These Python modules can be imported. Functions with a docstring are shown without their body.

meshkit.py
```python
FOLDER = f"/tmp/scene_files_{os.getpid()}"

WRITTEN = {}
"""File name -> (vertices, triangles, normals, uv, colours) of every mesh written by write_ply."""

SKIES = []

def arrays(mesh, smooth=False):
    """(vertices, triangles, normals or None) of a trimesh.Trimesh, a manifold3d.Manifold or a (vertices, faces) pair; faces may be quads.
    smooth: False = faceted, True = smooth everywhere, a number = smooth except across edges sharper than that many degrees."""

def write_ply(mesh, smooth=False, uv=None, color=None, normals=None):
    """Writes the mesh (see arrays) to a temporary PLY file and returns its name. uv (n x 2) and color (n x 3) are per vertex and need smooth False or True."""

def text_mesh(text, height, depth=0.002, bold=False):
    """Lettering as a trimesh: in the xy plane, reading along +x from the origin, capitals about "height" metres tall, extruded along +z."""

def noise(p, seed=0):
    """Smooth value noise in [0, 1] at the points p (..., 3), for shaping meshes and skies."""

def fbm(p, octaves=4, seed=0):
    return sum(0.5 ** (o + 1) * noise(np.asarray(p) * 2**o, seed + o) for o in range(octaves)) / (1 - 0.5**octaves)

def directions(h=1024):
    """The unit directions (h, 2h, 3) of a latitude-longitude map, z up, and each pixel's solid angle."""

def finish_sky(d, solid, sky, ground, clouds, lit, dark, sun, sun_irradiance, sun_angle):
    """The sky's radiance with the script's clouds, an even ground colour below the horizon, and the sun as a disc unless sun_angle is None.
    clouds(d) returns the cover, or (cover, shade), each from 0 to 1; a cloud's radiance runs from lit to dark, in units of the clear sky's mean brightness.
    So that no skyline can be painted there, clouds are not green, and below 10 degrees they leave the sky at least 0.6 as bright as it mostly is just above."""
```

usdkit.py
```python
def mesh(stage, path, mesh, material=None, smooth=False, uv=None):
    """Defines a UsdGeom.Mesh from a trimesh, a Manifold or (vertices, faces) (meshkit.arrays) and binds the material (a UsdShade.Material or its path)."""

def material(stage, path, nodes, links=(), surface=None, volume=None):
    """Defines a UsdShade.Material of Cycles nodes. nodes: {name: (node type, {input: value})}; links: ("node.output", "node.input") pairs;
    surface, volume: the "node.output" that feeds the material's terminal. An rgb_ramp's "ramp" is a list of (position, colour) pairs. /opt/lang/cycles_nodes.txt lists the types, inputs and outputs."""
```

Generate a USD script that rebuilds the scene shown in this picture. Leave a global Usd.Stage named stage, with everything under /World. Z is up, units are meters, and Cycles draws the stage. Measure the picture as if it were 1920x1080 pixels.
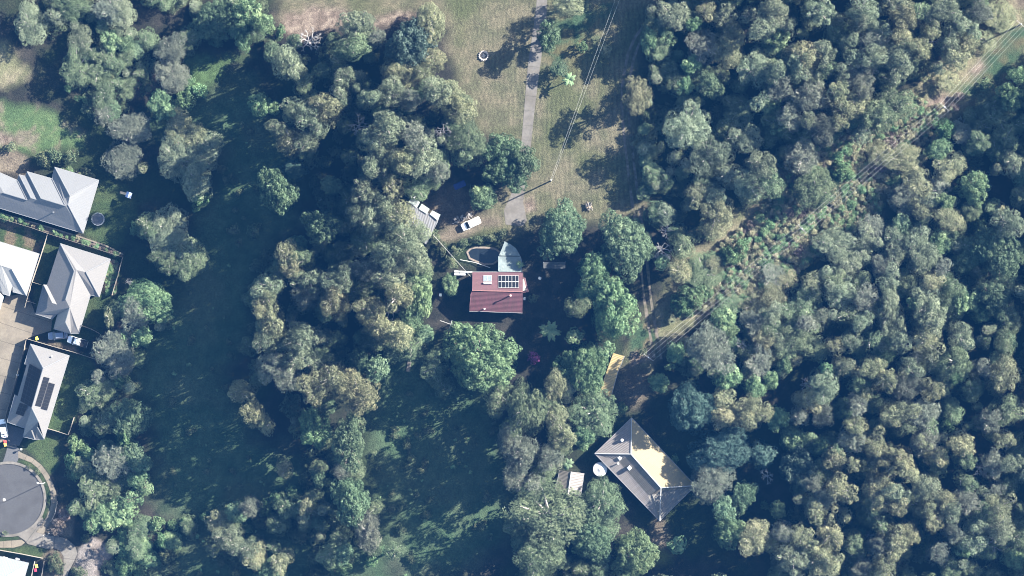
import math, numpy as np, trimesh, usdkit, meshkit
import shapely
from shapely.geometry import Polygon, LineString, Point, box as sbox
from shapely.ops import unary_union, split as ssplit
from pxr import Usd, UsdGeom, UsdLux, UsdShade, Sdf, Gf, Vt

# ------------------------------------------------------------------ camera, sky, sun, exposure
stage = Usd.Stage.CreateInMemory()
UsdGeom.SetStageUpAxis(stage, 'Z')
UsdGeom.Xform.Define(stage, '/World')
UsdGeom.Scope.Define(stage, '/World/Looks')
M_PER_PX, CAM_H = 0.13, 900.0                      # ground metres per photo pixel, flying height
cam = UsdGeom.Camera.Define(stage, '/World/camera')
cam.CreateHorizontalApertureAttr(36.0)
cam.CreateVerticalApertureAttr(20.25)
cam.CreateFocalLengthAttr(36.0 * CAM_H / (1920 * M_PER_PX))
cam.CreateClippingRangeAttr((1.0, 5000.0))
cam.AddTranslateOp().Set(Gf.Vec3d(0, 0, CAM_H))
cam.CreateExposureAttr(2.55)
SUN_EL = math.radians(27.5)
SX, SY = 0.902, 0.431
SUN_ROT = math.atan2(SX, SY)
sky_m = usdkit.material(stage, '/World/Looks/sky_look', {
    'sky': ('sky_texture', {'sky_type': 'single_scattering', 'sun_disc': False, 'sun_elevation': SUN_EL, 'sun_rotation': SUN_ROT}),
    'bg': ('background_shader', {'strength': 0.068})}, [('sky.color', 'bg.color')], surface='bg.background')
dome = UsdLux.DomeLight.Define(stage, '/World/sky')
UsdShade.MaterialBindingAPI.Apply(dome.GetPrim()).Bind(sky_m)
dome.GetPrim().SetCustomDataByKey('kind', 'structure')
sun = UsdLux.DistantLight.Define(stage, '/World/sun')
sun.CreateNormalizeAttr(True); sun.CreateIntensityAttr(1.25); sun.CreateAngleAttr(0.5); sun.CreateColorAttr(Gf.Vec3f(1.0, 0.95, 0.87))
_z = np.array([SX * math.cos(SUN_EL), SY * math.cos(SUN_EL), math.sin(SUN_EL)]); _z /= np.linalg.norm(_z)
_x = np.cross([0, 0, 1], _z); _x /= np.linalg.norm(_x); _y = np.cross(_z, _x)
sun.AddTransformOp().Set(Gf.Matrix4d(*_x, 0, *_y, 0, *_z, 0, 0, 0, 0, 1))

rng = np.random.default_rng(7)
L = '/World/Looks/'

def P(px, py, z=0.0):
    """World point at height z seen at photo pixel (px, py)."""
    k = (CAM_H - z) / CAM_H * M_PER_PX
    return np.array([(px - 960) * k, (540 - py) * k, z])

def PX(pts, z=0.0):
    return [tuple(P(a, b, z)[:2]) for a, b in pts]

# ------------------------------------------------------------------ helpers: prims
used = {}
def numbered(path):
    n = used.get(path, 0); used[path] = n + 1
    return path if n == 0 else f'{path}_{n:03d}'

def bind(prim, m):
    UsdShade.MaterialBindingAPI.Apply(prim).Bind(m)

def mk(path, v, f, m=None, tint=None, smooth=False, uv=None, col=None):
    """ONE mesh prim."""
    msh = usdkit.mesh(stage, path, (np.asarray(v, float), np.asarray(f, int)), m, smooth=smooth, uv=uv)
    api = UsdGeom.PrimvarsAPI(msh)
    if tint is not None:
        api.CreatePrimvar('tint', Sdf.ValueTypeNames.FloatArray, 'vertex').Set(Vt.FloatArray.FromNumpy(np.asarray(tint, np.float32)))
    if col is not None:
        api.CreatePrimvar('soil', Sdf.ValueTypeNames.Color3fArray, 'vertex').Set(Vt.Vec3fArray.FromNumpy(np.asarray(col, np.float32)))
    return msh.GetPrim()

def tag(prim, label=None, cat=None, group=None, kind=None):
    for k, t in (('label', label), ('category', cat), ('group', group), ('kind', kind)):
        if t: prim.SetCustomDataByKey(k, t)
    return prim

def thing(name, label, cat, loc=(0, 0, 0), rot=0.0, group=None):
    x = UsdGeom.Xform.Define(stage, numbered('/World/' + name))
    x.AddTranslateOp().Set(Gf.Vec3d(*map(float, loc)))
    if rot: x.AddRotateZOp().Set(math.degrees(rot))
    return tag(x.GetPrim(), label, cat, group)

def part(parent, name, mesh, m, uv=None, smooth=False, tint=None):
    path = numbered(str(parent.GetPath()) + '/' + name)
    if isinstance(mesh, tuple): v, f = mesh
    else: v, f = np.array(mesh.vertices), np.array(mesh.faces)
    return mk(path, v, f, m, uv=uv, smooth=smooth, tint=tint)

def solo(name, label, cat, mesh, m, group=None, kind=None, **kw):
    v, f = mesh if isinstance(mesh, tuple) else (np.array(mesh.vertices), np.array(mesh.faces))
    return tag(mk(numbered('/World/' + name), v, f, m, **kw), label, cat, group, kind)

# ------------------------------------------------------------------ helpers: shapes
def cat_mesh(ms):
    vs, fs, n = [], [], 0
    for m in ms:
        v, f = m if isinstance(m, tuple) else (np.array(m.vertices), np.array(m.faces))
        vs.append(v); fs.append(np.asarray(f) + n); n += len(v)
    return np.vstack(vs), np.vstack(fs)

def bx(cx, cy, z0, sx, sy, sz, rot=0.0):
    b = trimesh.creation.box([sx, sy, sz])
    b.apply_translation([0, 0, sz / 2])
    if rot: b.apply_transform(trimesh.transformations.rotation_matrix(rot, [0, 0, 1]))
    b.apply_translation([cx, cy, z0])
    return b

def bevel_box(sx, sy, sz, b=0.05, at=(0, 0, 0), rot=0.0):
    """A box with chamfered edges standing on z=0."""
    pts = []
    for X in (-1, 1):
        for Y in (-1, 1):
            for Z in (0, 1):
                x, y, z = X * sx / 2, Y * sy / 2, Z * sz
                zz = b if Z == 0 else sz - b
                pts += [(x - X * b, y - Y * b, z), (x, y - Y * b, zz), (x - X * b, y, zz)]
    h = trimesh.convex.convex_hull(np.array(pts))
    if rot: h.apply_transform(trimesh.transformations.rotation_matrix(rot, [0, 0, 1]))
    h.apply_translation(at)
    return h

def tube(pts, radii, n=6):
    pts = np.asarray(pts, float); k = len(pts)
    radii = np.full(k, radii) if np.ndim(radii) == 0 else np.asarray(radii, float)
    d = np.gradient(pts, axis=0); d /= np.maximum(np.linalg.norm(d, axis=1, keepdims=True), 1e-9)
    up = np.where(np.abs(d[:, 2:3]) > 0.9, [[1.0, 0, 0]], [[0, 0, 1.0]])
    a = np.cross(d, up); a /= np.linalg.norm(a, axis=1, keepdims=True); b = np.cross(d, a)
    t = np.arange(n) / n * 2 * np.pi
    v = (pts[:, None] + radii[:, None, None] * (np.cos(t)[None, :, None] * a[:, None] + np.sin(t)[None, :, None] * b[:, None])).reshape(-1, 3)
    f = []
    for i in range(k - 1):
        for j in range(n):
            p, q = i * n + j, i * n + (j + 1) % n
            f += [[p, q, q + n], [p, q + n, p + n]]
    c0, c1 = len(v), len(v) + 1
    v = np.vstack([v, pts[:1], pts[-1:]])
    for j in range(n):
        f += [[c0, (j + 1) % n, j], [c1, (k - 1) * n + j, (k - 1) * n + (j + 1) % n]]
    return v, np.array(f)[:, ::-1]

def cyl(x, y, z0, r, h, n=12):
    c = trimesh.creation.cylinder(radius=r, height=h, sections=n); c.apply_translation([x, y, z0 + h / 2]); return c

def prism(poly, z0, h):
    """Solid of a shapely polygon."""
    ms = []
    for g in getattr(poly, 'geoms', [poly]):
        if g.is_empty or g.area < 1e-4 or g.geom_type != 'Polygon': continue
        m = trimesh.creation.extrude_polygon(shapely.geometry.polygon.orient(g), h, engine='earcut')
        m.apply_translation([0, 0, z0]); ms.append(m)
    return cat_mesh(ms)

def earcut(xy):
    v, f = trimesh.creation.triangulate_polygon(Polygon(xy), engine='earcut')
    return f

def plate(pts, t=0.06):
    """Thin solid of a (nearly flat) polygon in space, with st = metres along / up the slope. Returns mesh, uv."""
    pts = np.asarray(pts, float)
    c = np.cross(pts[1:-1] - pts[0], pts[2:] - pts[0]).sum(0)
    if c[2] < 0: pts = pts[::-1]; c = -c
    n = c / np.linalg.norm(c)
    f = np.array(earcut(pts[:, :2]))
    a, b, cc = pts[f[:, 0]], pts[f[:, 1]], pts[f[:, 2]]
    flip = np.cross(b - a, cc - a)[:, 2] < 0
    f[flip] = f[flip][:, ::-1]
    k = len(pts)
    low = pts - [0, 0, t]
    v, fs = [pts], [f]
    v.append(low); fs.append(f[:, ::-1] + k)
    at = 2 * k
    for i in range(k):
        j = (i + 1) % k
        v.append(np.array([pts[i], low[i], low[j], pts[j]])); fs.append(np.array([[0, 1, 2], [0, 2, 3]]) + at); at += 4
    v = np.vstack(v); fs = np.vstack(fs)
    e = np.cross([0, 0, 1], n); e = e / np.linalg.norm(e) if np.linalg.norm(e) > 1e-3 else np.array([1, 0, 0.])
    s = np.cross(n, e)
    return (v, fs), np.stack([v @ e, v @ s], 1)

# ------------------------------------------------------------------ materials
def noisy(name, c0, c1, scale=3.0, rough=0.8, spec=0.3, detail=4, c2=None, scale2=0.25, metal=0.0, bump=0.0, bscale=20.0):
    """Colour wandering between c0 and c1 in fine noise, with broad patches towards c2."""
    n = {'g': ('geometry', {}), 'n': ('noise_texture', {'scale': scale, 'detail': detail}), 'r': ('rgb_ramp', {'ramp': [(0.3, c0), (0.7, c1)]}),
         'p': ('principled_bsdf', {'roughness': rough, 'specular_ior_level': spec, 'metallic': metal})}
    l = [('g.position', 'n.vector'), ('n.fac', 'r.fac')]
    out = 'r.color'
    if c2 is not None:
        n |= {'n2': ('noise_texture', {'scale': scale2, 'detail': 5}), 'm2': ('map_range', {'from_min': 0.45, 'from_max': 0.65, 'clamp': True}), 'x': ('mix_color', {'b': c2})}
        l += [('g.position', 'n2.vector'), ('n2.fac', 'm2.value'), ('m2.result', 'x.fac'), ('r.color', 'x.a')]
        out = 'x.result'
    l.append((out, 'p.base_color'))
    if bump:
        n |= {'nb': ('noise_texture', {'scale': bscale, 'detail': 3}), 'b': ('bump', {'strength': 1.0, 'distance': bump})}
        l += [('g.position', 'nb.vector'), ('nb.fac', 'b.height'), ('b.normal', 'p.normal')]
    return usdkit.material(stage, L + name, n, l, surface='p.BSDF')

def sheet_metal(name, col, pitch=0.4, rough=0.5, dirt=(0.2, 0.18, 0.15), dirt_amt=0.25, spec=0.4, depth=0.03, colvar=0.86, vertical=True):
    """Ribbed roof sheeting: ribs run up the slope (st is in metres), with sheet-to-sheet tone and stains."""
    n = {'uv': ('texture_coordinate', {}), 'g': ('geometry', {}),
         'mp': ('mapping', {'mapping_type': 'point', 'scale': (1.0, 0.0, 0.0) if vertical else (0.0, 1.0, 0.0)}),
         'sx': ('separate_xyz', {}),
         'w': ('math', {'math_type': 'multiply', 'value2': 2 * math.pi / pitch}), 'sn': ('math', {'math_type': 'sine'}),
         'mr': ('map_range', {'from_min': -1.0, 'from_max': 1.0, 'to_min': colvar, 'to_max': 1.0}),
         'sm': ('mapping', {'mapping_type': 'point', 'scale': (1.3, 0.22, 1.0)}), 'n': ('noise_texture', {'scale': 1.0, 'detail': 7, 'roughness': 0.7}), 'm': ('map_range', {'from_min': 0.40, 'from_max': 0.68, 'to_min': 0.0, 'to_max': dirt_amt, 'clamp': True}),
         'x': ('mix_color', {'a': col, 'b': dirt}), 'h': ('hsv', {'saturation': 1.0}), 'b': ('bump', {'strength': 0.6, 'distance': depth}),
         'p': ('principled_bsdf', {'roughness': rough, 'specular_ior_level': spec})}
    l = [('uv.UV', 'sx.vector'), ('sx.x' if vertical else 'sx.y', 'w.value1'), ('w.value', 'sn.value1'), ('sn.value', 'mr.value'), ('uv.UV', 'sm.vector'), ('sm.vector', 'n.vector'), ('n.fac', 'm.value'),
         ('m.result', 'x.fac'), ('x.result', 'h.color'), ('mr.result', 'h.value'), ('h.color', 'p.base_color'), ('sn.value', 'b.height'), ('b.normal', 'p.normal')]
    del n['mp']
    return usdkit.material(stage, L + name, n, l, surface='p.BSDF')

def foliage(name, dark, mid, tip, trans=0.36, rough=0.65, spec=0.25, var=0.22, hue=0.02):
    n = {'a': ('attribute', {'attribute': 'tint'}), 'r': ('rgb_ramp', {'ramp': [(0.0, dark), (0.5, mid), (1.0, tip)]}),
         'o': ('object_info', {}), 'v': ('map_range', {'to_min': 1 - var, 'to_max': 1 + var}),
         'o7': ('math', {'math_type': 'multiply', 'value2': 7.31}), 'of': ('math', {'math_type': 'fraction'}), 'hu': ('map_range', {'to_min': 0.5 - hue, 'to_max': 0.5 + hue}),
         'h': ('hsv', {}), 'p': ('principled_bsdf', {'roughness': rough, 'specular_ior_level': spec}),
         't': ('translucent_bsdf', {}), 'x': ('mix_closure', {'fac': trans})}
    l = [('a.fac', 'r.fac'), ('o.random', 'v.value'), ('o.random', 'o7.value1'), ('o7.value', 'of.value1'), ('of.value', 'hu.value'), ('hu.result', 'h.hue'), ('v.result', 'h.value'), ('r.color', 'h.color'),
         ('h.color', 'p.base_color'), ('h.color', 't.color'), ('p.BSDF', 'x.closure1'), ('t.BSDF', 'x.closure2')]
    return usdkit.material(stage, L + name, n, l, surface='x.closure')

F = {
    'g': foliage('grey_gum_leaf', (0.075, 0.096, 0.062), (0.142, 0.173, 0.113), (0.210, 0.239, 0.158)),
    'y': foliage('yellow_gum_leaf', (0.094, 0.107, 0.061), (0.177, 0.191, 0.114), (0.270, 0.268, 0.153)),
    'o': foliage('olive_gum_leaf', (0.054, 0.078, 0.045), (0.106, 0.144, 0.082), (0.155, 0.193, 0.110)),
    'w': foliage('wispy_leaf', (0.085, 0.100, 0.077), (0.140, 0.159, 0.121), (0.205, 0.219, 0.166)),
    'k': foliage('knobby_leaf', (0.044, 0.077, 0.044), (0.091, 0.142, 0.083), (0.144, 0.200, 0.119)),
    'd': foliage('dark_fig_leaf', (0.022, 0.042, 0.030), (0.040, 0.068, 0.050), (0.068, 0.100, 0.074), spec=0.45),
    'm': foliage('bright_leaf', (0.057, 0.105, 0.053), (0.117, 0.187, 0.093), (0.194, 0.267, 0.137), spec=0.4),
    'f': foliage('feathery_leaf', (0.032, 0.064, 0.054), (0.060, 0.108, 0.088), (0.095, 0.148, 0.120)),
    'v': foliage('vine_leaf', (0.062, 0.116, 0.058), (0.12, 0.198, 0.098), (0.185, 0.27, 0.14), spec=0.35),
    'r': foliage('reddish_leaf', (0.08, 0.062, 0.056), (0.155, 0.125, 0.108), (0.23, 0.19, 0.165)),
    'p': foliage('magenta_leaf', (0.12, 0.025, 0.085), (0.24, 0.05, 0.16), (0.33, 0.11, 0.24)),
    'n': foliage('glossy_dark_leaf', (0.024, 0.050, 0.024), (0.052, 0.098, 0.046), (0.092, 0.150, 0.075), spec=0.5),
    'c': foliage('straw_weed_leaf', (0.13, 0.135, 0.08), (0.225, 0.22, 0.135), (0.32, 0.30, 0.20)),
    's': foliage('shrub_leaf', (0.042, 0.064, 0.040), (0.085, 0.115, 0.066), (0.145, 0.165, 0.095)),
}
bark_pale = noisy('pale_bark', (0.225, 0.203, 0.180), (0.360, 0.338, 0.307), 4.0, 0.9)
bark_brown = noisy('brown_bark', (0.07, 0.055, 0.045), (0.14, 0.11, 0.09), 4.0, 0.9)
bark_white = noisy('bleached_wood', (0.184, 0.176, 0.171), (0.271, 0.262, 0.254), 4.0, 0.85)

# ------------------------------------------------------------------ the ground: one sheet, soil and grass colours per vertex
def _axis(lo, hi, step, far):
    a = np.arange(lo, hi + step / 2, step)
    g = [step * 3 * 1.35 ** i for i in range(60)]
    left, right, s = [], [], 0
    for d in g:
        s += d
        if s > far: break
        left.append(lo - s); right.append(hi + s)
    return np.concatenate([left[::-1], a, right])
gx, gy = _axis(-135, 140, 0.55, 480), _axis(-78, 82, 0.55, 480)
GX, GY = np.meshgrid(gx, gy)
gp = np.stack([GX.ravel(), GY.ravel(), np.zeros(GX.size)], 1)
def _warp(s, amp): return (meshkit.fbm(gp * s, 4, 3) - 0.5) * amp, (meshkit.fbm(gp * s + 77, 4, 5) - 0.5) * amp
wx, wy = _warp(0.25, 5.0)
def zone(px_poly, soft=1.5, warp=1.0):
    poly = Polygon(PX(px_poly))
    pts = shapely.points(gp[:, 0] + wx * warp, gp[:, 1] + wy * warp)
    x0, y0, x1, y1 = poly.bounds
    near = (gp[:, 0] > x0 - 8) & (gp[:, 0] < x1 + 8) & (gp[:, 1] > y0 - 8) & (gp[:, 1] < y1 + 8)
    w = np.zeros(len(gp)); ins = shapely.contains(poly, pts[near]); d = shapely.distance(poly.exterior, pts[near])
    w[near] = np.clip(0.5 + np.where(ins, d, -d) / (2 * soft), 0, 1)
    return w[:, None]
n1 = meshkit.fbm(gp * 0.08, 4, 11)[:, None]; n2 = meshkit.fbm(gp * 0.45, 4, 21)[:, None]; n3 = meshkit.fbm(gp * 1.3, 3, 31)[:, None]
C = lambda *c: np.array(c)[None, :]
def blend(a, b, w): return a * (1 - w) + b * w
sst = lambda x, a, b: np.clip((x - a) / (b - a), 0, 1)
litter = blend(C(0.028, 0.030, 0.026), C(0.058, 0.054, 0.046), sst(n2, 0.4, 0.7))
litter = blend(litter, C(0.034, 0.052, 0.025), sst(n1, 0.45, 0.65))
drygrass = blend(C(0.125, 0.126, 0.078), C(0.19, 0.172, 0.115), sst(n2, 0.35, 0.7))
drygrass = blend(drygrass, C(0.095, 0.112, 0.052), sst(n1, 0.48, 0.66) * 0.8)
meadow = blend(C(0.056, 0.100, 0.056), C(0.085, 0.132, 0.075), sst(n2, 0.35, 0.7))
meadow = blend(meadow, C(0.11, 0.135, 0.085), sst(n1, 0.5, 0.72) * 0.6)
lawn = blend(C(0.046, 0.076, 0.034), C(0.072, 0.100, 0.045), sst(n2, 0.35, 0.7))
soil = blend(C(0.20, 0.155, 0.125), C(0.30, 0.245, 0.20), sst(n3, 0.35, 0.7))
dirt = blend(C(0.15, 0.125, 0.095), C(0.22, 0.185, 0.14), sst(n2, 0.35, 0.7))
weedy = blend(C(0.18, 0.185, 0.105), C(0.29, 0.26, 0.175), sst(n2, 0.35, 0.7))
col = litter
PAD = [(835, -200), (1250, -200), (1225, 40), (1195, 95), (1200, 200), (1215, 300), (1225, 400), (1190, 430), (1110, 418), (1010, 430), (930, 445), (880, 440), (905, 395), (950, 340), (930, 260), (890, 250), (865, 190), (840, 90)]
for poly, c, soft, warp in [
    ([(220, 250), (300, 200), (470, 150), (520, 260), (560, 330), (560, 420), (480, 500), (470, 620), (420, 700), (480, 830), (560, 860), (560, 930), (470, 950), (360, 975), (300, 960), (290, 800), (240, 700), (330, 560), (370, 420), (420, 280)], meadow, 3, 1.2),
    ([(700, 690), (790, 640), (860, 720), (930, 740), (940, 860), (960, 930), (940, 1010), (870, 1070), (770, 1080), (700, 960), (690, 800)], meadow, 3, 1.2),
    ([(540, 880), (640, 880), (700, 960), (740, 1090), (330, 1090), (330, 980), (440, 965)], meadow * 0.9, 3, 1.2),
    ([(-200, 60), (10, 80), (50, 140), (20, 170), (-200, 190)], weedy, 1.5, 1),
    ([(-200, 195), (60, 195), (110, 215), (165, 250), (150, 275), (60, 290), (-200, 240)], blend(lawn * 1.9, C(0.20, 0.185, 0.13), sst(n2, .55, .68)), 1.2, 0.6),
    ([(-200, 240), (0, 245), (40, 265), (20, 275), (-200, 260)], soil * 0.8, 1, 0.5),
    ([(340, 100), (400, 110), (470, 100), (420, 130), (370, 180), (340, 160)], C(0.085, 0.14, 0.06) * (0.7 + 0.6 * n3), 1.5, 1),
    ([(205, 180), (250, 140), (290, 135), (285, 160), (240, 190), (215, 200)], soil, 0.8, 0.6),
    (PAD, drygrass, 1.5, 0.5),
    ([(500, -200), (860, -200), (860, 60), (790, 20), (700, 40), (640, 25), (520, 40)], drygrass, 1.5, 0.6),
    ([(525, 22), (580, 10), (640, 18), (660, 35), (620, 60), (560, 75), (530, 60)], soil, 1.2, 0.7),
    ([(690, 38), (770, 20), (790, 30), (740, 48), (700, 52)], soil, 1.2, 0.7),
    ([(1035, 30), (1150, -10), (1140, 40), (1100, 110), (1040, 130), (1020, 110)], blend(meadow, C(0.13, 0.125, 0.065), sst(n2, .4, .6)), 2, 0.8),
    ([(825, 440), (845, 420), (870, 410), (900, 402), (945, 405), (945, 420), (900, 430), (870, 448), (840, 460), (820, 465)], dirt, 1.0, 0.6),
    ([(978, 375), (1000, 370), (1005, 392), (985, 400)], soil, 0.8, 0.4),
    ([(840, 340), (900, 350), (880, 400), (830, 430), (800, 400)], dirt * 0.7, 1.5, 0.6),
    ([(1290, 470), (1360, 430), (1480, 300), (1580, 230), (1700, 170), (1830, 60), (1920, -40), (2200, -300), (2300, -100), (1930, 130), (1860, 160), (1800, 220), (1730, 280), (1650, 360), (1560, 410), (1500, 480), (1430, 540), (1320, 590), (1250, 640), (1210, 690), (1180, 680), (1190, 600), (1250, 560)], weedy, 2.5, 1.2),
    ([(1300, 600), (1420, 540), (1540, 470), (1640, 400), (1720, 320), (1660, 320), (1540, 410), (1400, 510)], weedy, 2, 1),
    ([(1790, 190), (1845, 110), (1920, 30), (2200, -240), (2300, -100), (1930, 120), (1870, 155), (1830, 180)], blend(meadow, C(0.13, 0.12, 0.07), sst(n2, .35, .7)), 1.2, 0.5),
    ([(1730, 190), (1770, 172), (1790, 190), (1760, 210), (1735, 205)], soil, 0.8, 0.6),
    ([(1815, 140), (1845, 115), (1850, 130), (1825, 150)], soil, 0.8, 0.6),
    ([(1900, -10), (1930, -20), (1930, 15), (1910, 12)], dirt, 0.8, 0.6),
    ([(1195, 605), (1215, 598), (1240, 600), (1230, 640), (1225, 665), (1185, 680), (1180, 640)], blend(meadow, C(0.15, 0.13, 0.08), sst(n2, .45, .6)), 0.8, 0.3),
    ([(1185, 660), (1225, 655), (1225, 672), (1180, 690)], soil * 0.8, 0.6, 0.3),
    ([(1220, 885), (1265, 1040), (1225, 1035)], dirt, 1, 0.5),
    ([(1220, 1025), (1260, 1035), (1255, 1055), (1230, 1060)], C(0.12, 0.14, 0.05), 1, 0.5),
    ([(1170, 690), (1230, 700), (1210, 760), (1150, 770)], dirt * 0.7, 1.5, 0.6),
    ([(-60, 280), (30, 282), (55, 300), (50, 325), (-60, 320)], dirt, 0.5, 0.2),
    ([(185, 338), (240, 350), (255, 400), (215, 470), (160, 440)], lawn, 0.8, 0.3),
    ([(150, 432), (215, 418), (235, 450), (205, 465)], lawn * 1.1, 0.8, 0.3),
    ([(-60, 405), (60, 425), (90, 442), (70, 475), (-60, 445)], blend(lawn, C(0.16, 0.13, 0.09), sst(n2, .45, .6)), 0.4, 0.2),
    ([(-60, 396), (0, 400), (150, 444), (232, 476), (232, 484), (150, 458), (0, 412), (-60, 400)], dirt * 0.8, 0.3, 0.1),
    ([(85, 445), (235, 482), (215, 560), (190, 625), (155, 650), (100, 640), (60, 560)], lawn * 0.8, 0.4, 0.1),
    ([(195, 490), (210, 492), (200, 548), (188, 550)], dirt, 0.3, 0.1),
    ([(112, 660), (160, 665), (180, 690), (150, 770), (128, 815), (88, 805)], lawn * 1.1, 0.4, 0.2),
    ([(44, 838), (60, 818), (110, 818), (112, 870), (95, 890), (60, 852)], lawn * 1.1, 0.3, 0.1),
    ([(90, 640), (140, 650), (150, 662), (90, 645)], dirt, 0.3, 0.1),
    ([(28, 862), (60, 862), (84, 892), (96, 925), (97, 946), (90, 965), (68, 996), (72, 975), (88, 945), (85, 915), (70, 885)], lawn * 0.95, 0.25, 0.05),
    ([(-60, 1005), (30, 1005), (42, 1011), (0, 1014), (-60, 1014)], lawn * 0.95, 0.25, 0.05),
    ([(-60, 1028), (25, 1029), (50, 1021), (88, 1030), (84, 1050), (-60, 1032)], lawn * 0.95, 0.25, 0.05),
    ([(50, 1055), (66, 1052), (60, 1100), (46, 1100)], lawn, 0.3, 0.1),
    ([(95, 945), (140, 950), (135, 1005), (92, 1003), (82, 1000)], dirt, 0.5, 0.2),
    ([(82, 1035), (120, 1030), (118, 1090), (70, 1090)], dirt * 0.8, 0.5, 0.2),
    ([(146, 1030), (172, 1008), (186, 1013), (207, 1031), (212, 1045), (200, 1058), (185, 1068), (184, 1090), (165, 1095), (140, 1070)], blend(C(0.26, 0.235, 0.22), C(0.38, 0.30, 0.26), sst(gp[:, :1] * 1.0, -103, -97)) * (0.8 + 0.4 * n3), 0.4, 0.25),
]:
    col = blend(col, c, zone(poly, soft, warp))
# mowing rows of the paddock and wheel-worn strips are real bands of paler cut grass
pad = zone(PAD, 2, 0.3)[:, 0]
row = np.sin((gp[:, 0] + 0.10 * gp[:, 1] + 0.35 * np.sin(gp[:, 1] * 0.09) + (meshkit.fbm(gp * 0.12, 2, 9) - .5) * 1.5) * 2 * math.pi / 1.25)
left = zone([(840, 40), (870, 20), (960, 260), (930, 300), (880, 230)], 2.5, 0.3)[:, 0]
row2 = np.sin((0.9 * gp[:, 0] + 0.42 * gp[:, 1]) * 2 * math.pi / 1.25)
col = col * (1.1 + 0.21 * pad[:, None] * (row * (1 - left) + row2 * left)[:, None])
col = np.clip(col * 0.45 * (0.72 + 0.56 * n3), 0.01, 0.9)
gi = np.arange(GX.size).reshape(GX.shape)
q = np.stack([gi[:-1, :-1], gi[:-1, 1:], gi[1:, 1:], gi[1:, :-1]], -1).reshape(-1, 4)
ground_m = usdkit.material(stage, L + 'ground_look', {
    'a': ('attribute', {'attribute': 'soil'}), 'g': ('geometry', {}),
    'n': ('noise_texture', {'scale': 2.2, 'detail': 6, 'roughness': 0.7}), 'v': ('map_range', {'from_min': 0.3, 'from_max': 0.7, 'to_min': 0.55, 'to_max': 1.45}),
    'h': ('hsv', {}), 'nb': ('noise_texture', {'scale': 3.0, 'detail': 5, 'roughness': 0.7}), 'b': ('bump', {'strength': 0.8, 'distance': 0.35}),
    'p': ('principled_bsdf', {'roughness': 0.95, 'specular_ior_level': 0.1})},
    [('a.color', 'h.color'), ('g.position', 'n.vector'), ('n.fac', 'v.value'), ('v.result', 'h.value'), ('h.color', 'p.base_color'), ('g.position', 'nb.vector'), ('nb.fac', 'b.height'), ('b.normal', 'p.normal')], surface='p.BSDF')
tag(mk('/World/ground', gp, np.vstack([q[:, [0, 1, 2]], q[:, [0, 2, 3]]]), ground_m, col=col), kind='structure')

# ------------------------------------------------------------------ the air between the ground and the aircraft
haze_m = usdkit.material(stage, L + 'haze_air', {'v': ('principled_volume', {'color': (0.06, 0.33, 1.0), 'density': 2.6e-5, 'absorption_color': (1.0, 1.0, 1.0), 'anisotropy': 0.0})}, volume='v.volume')
hz = trimesh.creation.box([1400, 1400, CAM_H + 11]); hz.apply_translation([0, 0, (CAM_H + 11) / 2 - 1])
tag(mk('/World/haze', hz.vertices, hz.faces, haze_m), kind='stuff')

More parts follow.
